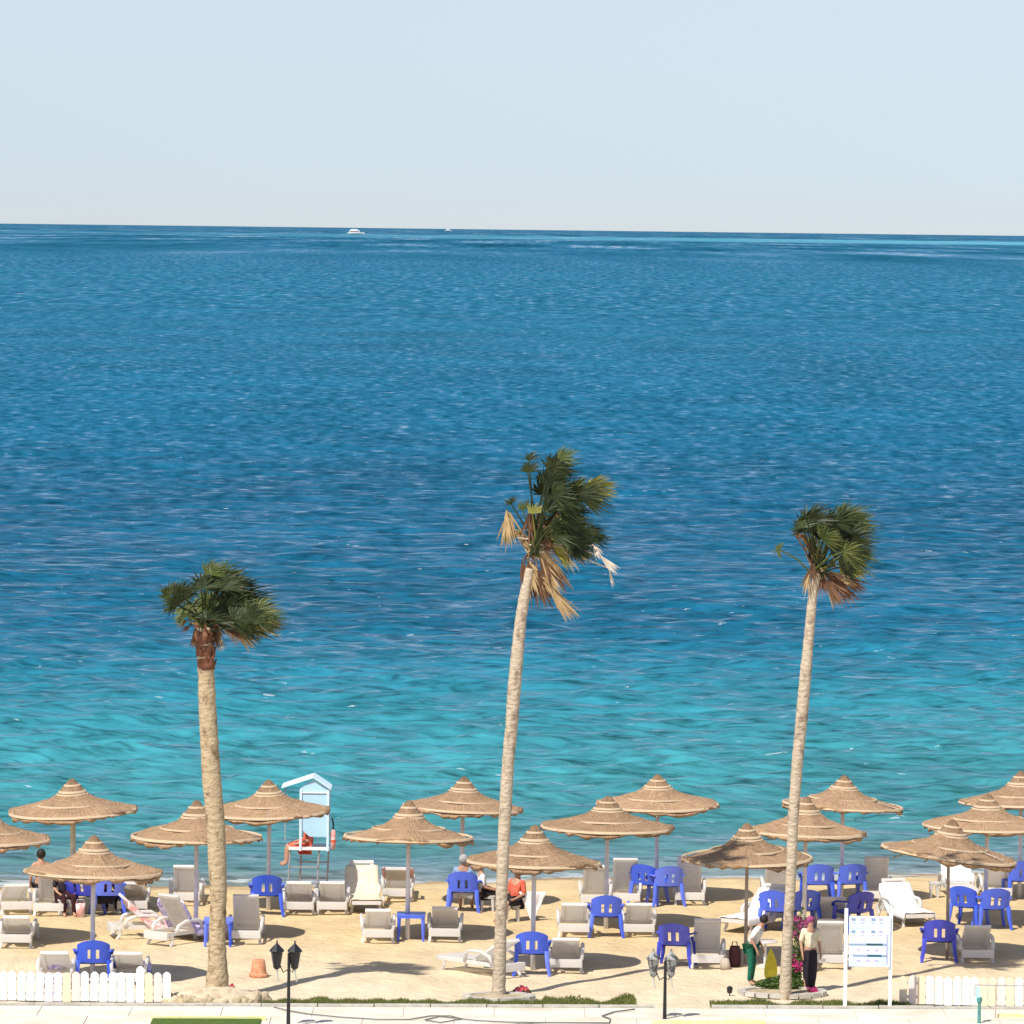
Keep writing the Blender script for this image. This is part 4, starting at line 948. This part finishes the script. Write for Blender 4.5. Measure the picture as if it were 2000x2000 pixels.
MB().lathe([(.062, -.06), (.062, .0)], 12).build('band', M_['coral'], tor)
# ------------------------------------------------------------------ people
def skin(name, J, E, rad, m, parent, lvl=1):
    ks = list(J); me = bpy.data.meshes.new(name); me.from_pydata([J[k] for k in ks], [(ks.index(a), ks.index(b)) for a, b in E], [])
    o = bpy.data.objects.new(name, me); C.objects.link(o); sk = o.modifiers.new('s', 'SKIN'); sk.use_smooth_shade = True
    for i, k in enumerate(ks):
        sv = me.skin_vertices[0].data[i]; r = rad[k]; sv.radius = r if isinstance(r, tuple) else (r, r); sv.use_root = (i == 0)
    ss = o.modifiers.new('ss', 'SUBSURF'); ss.levels = lvl; ss.render_levels = lvl
    bpy.context.view_layer.update(); dg = bpy.context.evaluated_depsgraph_get(); m2 = bpy.data.meshes.new_from_object(o.evaluated_get(dg)); m2.name = name
    o.modifiers.clear(); o.data = m2; m2.materials.clear(); m2.materials.append(m); o.parent = parent
    m2.polygons.foreach_set('use_smooth', [True]*len(m2.polygons)); return o
RAD = dict(pelvis=.125, spine=.11, chest=.13, neck=.05, head=.085, crown=.075)
def pose(kind):
    J = dict(pelvis=(0, 0, .93), spine=(0, .01, 1.1), chest=(0, 0, 1.30), neck=(0, 0, 1.46), head=(0, -.02, 1.56), crown=(0, 0, 1.64))
    for s, n in ((-1, 'l'), (1, 'r')):
        J['sh'+n] = (s*.17, 0, 1.38); J['el'+n] = (s*.22, .02, 1.11); J['wr'+n] = (s*.22, -.08, .88); J['pa'+n] = (s*.22, -.10, .81)
        J['hi'+n] = (s*.09, 0, .87); J['kn'+n] = (s*.10, -.03, .48); J['an'+n] = (s*.10, .01, .08); J['to'+n] = (s*.11, -.14, .03)
    if kind == 'sit':
        for k in ('pelvis', 'spine', 'chest', 'neck', 'head', 'crown', 'shl', 'shr', 'ell', 'elr'):
            x, y, z = J[k]; J[k] = (x, y+.12+.10*(z-.93), z-.48)
        for s, n in ((-1, 'l'), (1, 'r')):
            J['wr'+n] = (s*.20, -.12, .55); J['pa'+n] = (s*.18, -.19, .53); J['hi'+n] = (s*.09, .08, .44); J['kn'+n] = (s*.12, -.34, .47); J['an'+n] = (s*.12, -.36, .09); J['to'+n] = (s*.13, -.5, .03)
    if kind == 'recline':   # on a lounger, head towards -Y
        J = dict(pelvis=(0, -.02, .40), spine=(0, -.2, .45), chest=(0, -.40, .54), neck=(0, -.56, .62), head=(0, -.66, .68), crown=(0, -.74, .73))
        for s, n in ((-1, 'l'), (1, 'r')):
            J['sh'+n] = (s*.17, -.47, .57); J['el'+n] = (s*.24, -.22, .52); J['wr'+n] = (s*.2, .02, .48); J['pa'+n] = (s*.18, .09, .46)
            J['hi'+n] = (s*.09, .05, .38); J['kn'+n] = (s*.10, .42, .46); J['an'+n] = (s*.10, .80, .34); J['to'+n] = (s*.11, .86, .44)
    if kind == 'lean':
        for k in ('spine', 'chest', 'neck', 'head', 'crown', 'shl', 'shr', 'ell', 'elr', 'wrl', 'wrr', 'pal', 'par'):
            x, y, z = J[k]; a = R(28); y2 = y*math.cos(a)-(z-.93)*math.sin(a) if z > .93 else y-.12; z2 = .93+(z-.93)*math.cos(a) if z > .93 else z-.02; J[k] = (x, y2, z2)
    return J
def person(kind, loc, rz, sc, label, top, bottom, hair, skirt=False, hat=None, legs_bare=True, sleeve=True):
    r = empty('person', loc, rz, label, 'person'); r.scale = (sc,)*3; J = pose(kind); rad = dict(RAD)
    E = [('pelvis', 'spine'), ('spine', 'chest'), ('chest', 'neck'), ('neck', 'head'), ('head', 'crown')]
    for n in 'lr':
        E += [('chest', 'sh'+n), ('sh'+n, 'el'+n), ('el'+n, 'wr'+n), ('wr'+n, 'pa'+n), ('pelvis', 'hi'+n), ('hi'+n, 'kn'+n), ('kn'+n, 'an'+n), ('an'+n, 'to'+n)]
        rad.update({'sh'+n: .055, 'el'+n: .04, 'wr'+n: .026, 'pa'+n: (.03, .016), 'hi'+n: .085, 'kn'+n: .055, 'an'+n: .035, 'to'+n: .032})
        pv_ = Vector(J['pa'+n]); dv = (pv_-Vector(J['wr'+n])).normalized(); sd_ = Vector((1 if n == 'r' else -1, 0, 0)); up = dv.cross(sd_)
        for i, (off, ln_) in enumerate(((-.024, .065), (-.008, .078), (.008, .074), (.024, .058))):
            m1 = pv_+dv*.035+up*off; m2 = m1+dv*ln_*.6-sd_*.012; J[f'f{n}{i}'] = tuple(m1); J[f'g{n}{i}'] = tuple(m2)
            rad[f'f{n}{i}'] = .009; rad[f'g{n}{i}'] = .007; E += [('pa'+n, f'f{n}{i}'), (f'f{n}{i}', f'g{n}{i}')]
        th = pv_-dv*.01-up*.035; J['t'+n] = tuple(th+dv*.02); rad['t'+n] = .009; E.append(('pa'+n, 't'+n))
    body = skin('body', {k: J[k] for k in J}, E, rad, M_['skin'], r)
    hd = Vector(J['head']); cr = Vector(J['crown']); ax = (cr-hd).normalized()
    fw = Vector((0, -1, 0)) if kind != 'recline' else Vector((0, .4, .9)).normalized(); fw = (fw-ax*fw.dot(ax)).normalized(); sd_ = ax.cross(fw)
    MB().tube([hd+fw*.08+ax*.03, hd+fw*.107+ax*.0], [.008, .014], 6).build('nose', M_['skin'], r, True)
    for s in (-1, 1): MB().lathe([(.001, .01), (.009, .004), (.009, -.004), (.001, -.01)], 8, Matrix.Translation(hd+fw*.082+ax*.035+sd_*s*.03)).build('eye', M_['blackcloth'], r)
    hb = MB(); bm = bmesh.new(); bmesh.ops.create_icosphere(bm, subdivisions=2, radius=.105)
    vs = [v.co.copy() for v in bm.verts]; fs = [tuple(v.index for v in f.verts) for f in bm.faces]; bm.free()
    hb.add([hd+ax*.045-fw*.025+(ax*v.z*1.05+fw*v.x+sd_*v.y) for v in vs], fs); hb.build('hair', M_[hair], r, True)
    if hat: MB().lathe([(.20, .0), (.11, .02), (.10, .10), (.05, .125), (.001, .125)], 20, Matrix.Translation(hd+ax*.07)).build('hat', M_[hat], r, True)
    ks = ['pelvis', 'spine', 'chest', 'shl', 'shr', 'ell', 'elr'] if sleeve else ['pelvis', 'spine', 'chest', 'shl', 'shr']
    if top:
        skin('shirt', {k: J[k] for k in ks}, [e for e in E if e[0] in ks and e[1] in ks], {k: (rad[k]*1.18+.008) for k in ks}, M_[top], r)
    if bottom:
        if skirt:
            MB().lathe([(.14, .02), (.16, -.08), (.17, -.35), (.15, -.60), (.11, -.82), (.09, -.83)], 16, Matrix.Translation(J['pelvis'])).build('skirt', M_[bottom], r, True)
        else:
            ks = ['pelvis', 'hil', 'hir', 'knl', 'knr'] + ([] if legs_bare else ['anl', 'anr'])
            skin('trousers', {k: J[k] for k in ks}, [e for e in E if e[0] in ks and e[1] in ks], {k: (rad[k]*1.2+.008) for k in ks}, M_[bottom], r)
    return r
pb = at(80, 1664, .62); person('stand', (pb.x, pb.y, -.98), R(200), .98, 'dark-haired bather standing in the sea above the front left umbrella', None, 'blackcloth', 'hairdark')
person('sit', CPOS[906]+Vector((0, -.02, 0)), R(180-6), .98, 'grey-haired person in a pale shirt sitting in the blue chair left of the middle palm', 'print', 'greym', 'hairgrey')
person('sit', at(952, 1780)+Vector((0, .1, 0)), R(100), .82, 'person in white sitting just left of the middle palm trunk', 'whitecloth', 'blackcloth', 'hairdark', legs_bare=False)
person('sit', at(1000, 1800)+Vector((0, .05, 0)), R(-40), .88, 'person in a coral red shirt and straw hat right of the middle palm trunk', 'coral', 'blackcloth', 'hairdark', hat='straw_hat')
person('lean', at(1466, 1923), R(70), .80, 'stooping person in a white top and green trousers left of the right palm', 'whitecloth', 'green', 'hairdark', legs_bare=False)
person('stand', at(1581, 1937), R(20), .82, 'person in a pale top and long black skirt right of the right palm', 'cream', 'blackcloth', 'magenta', skirt=True)
person('sit', at(124, 1792)+Vector((0, .35, 0)), R(20), .85, 'person in dark clothes left of the cream umbrella pole', 'blackcloth', 'maroon', 'hairdark', legs_bare=False)
person('sit', CPOS[208]+Vector((0, .02, 0)), R(170), .85, 'person in dark clothes sitting in the right blue chair of the left group', 'maroon', 'blackcloth', 'hairdark', legs_bare=False)
person('recline', LOC[2][0]+Vector((0, .0, .02)), LOC[2][1], 1.0, 'dark-haired person lying on the lounger right of the left blue chairs', 'maroon', 'blackcloth', 'hairdark')
person('sit', pT+Vector((tx(588), .2, tz(1656)-.42+.03)), R(-80), .9, 'lifeguard in red sitting in the open side of the pale blue hut', 'coral', 'coral', 'hairdark')
# stools under the two people by the middle palm and the one by the cream pole
st0 = None
for (px, py, lab) in ((952, 1780, 'low white stool under the person in white by the middle palm'), (1000, 1800, 'low white stool under the person in coral by the middle palm'), (124, 1792, 'low white stool under the person left of the cream pole')):
    q = at(px, py)+Vector((0, .12 if px > 500 else .36, 0))
    if st0 is None:
        st0 = make_table('white', .33, .30); st0.name = 'stool'; [setattr(ch, 'name', 'seat') for ch in st0.children if ch.name.startswith('table_top')]; st0.location = q; tag(st0, lab, 'stool', 'low white stools')
    else: dup(st0, q, .1, lab)
# ------------------------------------------------------------------ small things on the sand
def V(px, py, d=0): return at(px, py)+Vector((0, d, 0))
# towel hanging in a V from the front umbrella pole
b = MB(); ux = at(1040, 1783); 
def hang(u, v):
    z = .58*(1-u)+.02; wd = .24*(1-u)**1.1+.035; return ((v-.5)*2*wd, .03*math.sin(v*9)*(1-u)+.02*noise.noise(Vector((u*5, v*4, 1))), z)
b.grid(hang, 14, 14); o = b.build('hanging_towel', M_['whitecloth'], smooth=True); o.location = at(1040, 1800); sl = o.modifiers.new('t', 'SOLIDIFY'); sl.thickness = .02
tag(o, 'white cloth narrowing to a point beside the front umbrella pole right of the middle palm', 'cloth')
def board(px, py, h_, w_, m, label, lean=0, stripe=None):
    r = empty('bodyboard', V(px, py), R(lean), label, 'bodyboard'); n = 20; b = MB()
    pts = [(w_/2*math.sin(math.pi*min(1, (k/n)**.62*1.0))**.75 if 0 < k < n else 0.004, h_*k/n) for k in range(n+1)]
    vs = []; 
    for y_ in (-.025, .025):
        for s in (-1, 1):
            vs += [(s*w, y_+.12*z/h_*0, z) for w, z in pts]
    k = n+1
    fs = []
    for j in range(n):
        fs += [(j, k+j, k+j+1, j+1), (2*k+j, 2*k+j+1, 3*k+j+1, 3*k+j), (j, j+1, 2*k+j+1, 2*k+j), (k+j, 3*k+j, 3*k+j+1, k+j+1)]
    b.add(vs, fs); b.build('board', M_[m], r)
    if stripe: MB().box((-w_*.22, -.029, h_*.55), (.018, .006, h_*.6)).build('stripe', M_[stripe], r)
    return r
board(1505, 1918, .62, .24, 'yellow', 'yellow pointed board leaning at the left foot of the right palm', 10)
bg_ = empty('beach_bag', V(1435, 1891), 0, 'tall dark maroon bag standing left of the green-trousered person', 'bag')
MB().lathe([(.001, 0), (.10, .0), (.115, .12), (.11, .34), (.09, .42), (.085, .40)], 14).build('body', M_['maroon'], bg_, True)
MB().tube([(-.06, 0, .40), (-.05, 0, .50), (.03, 0, .50), (.05, 0, .40)], .012, 6).build('handle', M_['blackcloth'], bg_, True)
bb = empty('beach_bag', V(1416, 1895), 0, 'low brown bag right of the lounger behind the second lamp', 'bag')
MB().lathe([(.001, 0), (.09, 0), (.10, .1), (.07, .22), (.001, .24)], 12, Matrix.Diagonal((1, .7, 1, 1))).build('body', M_['poleb'], bb, True)
MB().tube([(-.04, 0, .22), (0, 0, .30), (.04, 0, .22)], .009, 6).build('handle', M_['poleb'], bb, True)
gb = empty('cool_box', V(1599, 1842), 0, 'small grey box on the sand between two loungers left of the signboard', 'cool box')
MB().box((0, 0, .05), (.17, .14, .10)).build('body', M_['greym'], gb); MB().box((0, 0, .113), (.18, .15, .025)).build('lid', M_['print'], gb); MB().tube([(-.07, 0, .12), (-.05, 0, .17), (.05, 0, .17), (.07, 0, .12)], .008, 5).build('handle', M_['blackcloth'], gb)
lb = empty('beach_bag', LOC[31][0]+Vector((-.02, -.15, .28)), 0, 'lilac bag lying on the left lounger behind the left fence', 'bag')
MB().lathe([(.001, 0), (.15, .0), (.17, .08), (.13, .16), (.001, .18)], 14).build('body', M_['lilac'], lb, True); MB().tube([(-.07, 0, .15), (-.04, 0, .22), (.04, 0, .22), (.07, 0, .15)], .01, 5).build('handle', M_['lilac'], lb)
pb2 = empty('toy_bucket', V(157, 1792), 0, 'pink bucket in front of the left blue chair', 'bucket'); MB().lathe([(.001, 0), (.075, 0), (.10, .28), (.092, .28), (.07, .02)], 14).build('body', M_['pink'], pb2, True); MB().tube([(-.095, 0, .27), (-.06, -.02, .36), (.06, -.02, .36), (.095, 0, .27)], .006, 5).build('handle', M_['pink'], pb2)
# planting
def plant(px, py, n, w_, h_, leafm, flowers, label, name='flower_plant', seed=1, fz=(.3, 1), lz=(0, 1)):
    random.seed(seed); r = empty(name, V(px, py), 0, label, 'plant'); b = MB()
    for _ in range(n):
        a = random.random()*6.28; q = random.random()**.6; z = h_*random.uniform(*lz)*(1-.5*q); c_ = Vector((w_*q*math.cos(a), w_*.6*q*math.sin(a), z)); s_ = random.uniform(.02, .05)
        u_ = Vector((random.uniform(-1, 1), random.uniform(-1, 1), random.uniform(-.2, 1))).normalized(); v_ = u_.orthogonal().normalized()
        b.add([c_-u_*s_, c_+v_*s_*.45, c_+u_*s_*1.3, c_-v_*s_*.45], [(0, 1, 2, 3)])
    b.build('foliage', M_[leafm], r)
    for k in range(6):
        a = k; MB().tube([(0, 0, 0), (w_*.3*math.cos(a), w_*.2*math.sin(a), h_*.4), (w_*.5*math.cos(a), w_*.3*math.sin(a), h_*.75)], [.012, .008, .005], 5).build('stem', M_['leafg'], r)
    for (fm, nf) in flowers:
        for _ in range(nf):
            a = random.random()*6.28; q = random.random()**.5; c_ = Vector((w_*q*math.cos(a), w_*.6*q*math.sin(a)-.03, h_*random.uniform(*fz))); fb = MB(); s_ = random.uniform(.025, .045)
            for k in range(5):
                t = k*1.257; d_ = Vector((math.cos(t), -.5, math.sin(t))).normalized()*s_; e_ = Vector((-math.sin(t), 0, math.cos(t)))*s_*.45
                fb.add([c_, c_+d_*.6+e_, c_+d_*1.2, c_+d_*.6-e_], [(0, 1, 2, 3)])
            fb.build('flower', M_[fm], r)
    return r
plant(1525, 1935, 2600, .46, .30, 'leafg', [], 'low green leafy plants filling the bed at the right palm', 'leafy_plant', 1)
plant(1548, 1928, 1300, .16, .62, 'leafg', [('petal', 34)], 'tall magenta-flowered plant against the right palm trunk', seed=3, fz=(.45, .95))
plant(1563, 1900, 500, .20, 1.05, 'leafg', [('magenta', 60)], 'tallest bush behind the bed with dull purple blossom right of the palm', seed=4, fz=(.6, 1), lz=(.3, 1.3))
plant(1586, 1944, 120, .09, .14, 'leafg', [('petal', 16)], 'small pink flower clump at the right end of the bed', seed=5)
plant(1018, 1944, 260, .18, .16, 'leafg', [('petalr', 18), ('petal', 8)], 'small red flowers right of the middle palm foot', seed=6)
plant(958, 1890, 420, .12, .34, 'leafg', [('petalr', 14), ('yellow', 8)], 'red and yellow flowers just left of the middle palm trunk', seed=7)
plant(452, 1935, 60, .06, .12, 'leafg', [('petalr', 7)], 'tiny red flowers right of the left palm foot', seed=8)
plant(1597, 1838, 110, .07, .36, 'leafg', [], 'small green seedling behind the grey box', 'leafy_plant', 9)
# ------------------------------------------------------------------ turquoise post and low railing bottom right
tpst = empty('shower_post', at(1912, 2006), 0, 'turquoise post at the bottom right in front of the fence', 'post')
MB().lathe([(.045, 0), (.032, .05), (.028, .42), (.05, .45), (.055, .52), (.001, .53)], 10).build('pole', M_['teal'], tpst)
MB().box((-.03, 0, .58), (.07, .05, .26)).build('head', M_['paleteal'], tpst)
rl = empty('railing', at(1903, 1996), 0, 'thin dark rail on slim posts in front of the right fence', 'railing')
q0 = at(1903, 1996); kx = q0.y/F
MB().tube([(0, 0, .66), (1.6, 0, .645)], .011, 6).build('rail', M_['greym'], rl)
for px in (1944, 2010): MB().tube([((px-1903)*kx, 0, 0), ((px-1903)*kx, 0, .66)], .013, 6).build('post', M_['poleb'], rl)
MB().tube([(0, 0, .45), (0, 0, .67)], .01, 6).build('rail_end', M_['greym'], rl)
# ------------------------------------------------------------------ boats far out
def boat(px, py, wpx, label, nm):
    d = ray(px, py); t = (SEA_Z-H)/d.z; p = Vector((0, 0, H))+d*t; S = wpx*p.y/F
    r = empty(nm, p, 0, label, 'boat'); n = 10; b = MB()
    def hull(u, v):
        x = (u-.5)*S; wd = .13*S*math.sin(math.pi*min(1, .12+u*.88))**.6; a = (v-.5)*math.pi
        return (x, wd*math.sin(a), .02*S+.13*S*(1-math.cos(a))*.9-.03*S+(.05*S*(u)**3)*(1-math.cos(a)))
    b.grid(hull, 14, 8); b.build('hull', M_['whitepaint'], r, True)
    MB().box((-.08*S, 0, .16*S), (.60*S, .18*S, .16*S)).build('cabin', M_['whitepaint'], r)
    MB().box((-.10*S, 0, .27*S), (.40*S, .16*S, .07*S)).build('upper_deck', M_['whitepaint'], r)
    MB().box((-.08*S, -.092*S, .17*S), (.52*S, .006*S, .04*S)).build('window_band', M_['black'], r)
    MB().tube([(0, 0, .3*S), (0, 0, .42*S)], .008*S, 5).build('mast', M_['greym'], r)
    return r
boat(695, 458, 34, 'white motor boat far out near the horizon, left of centre', 'motor_boat')
boat(876, 451.5, 14, 'tiny ship on the horizon right of the white boat', 'distant_ship')
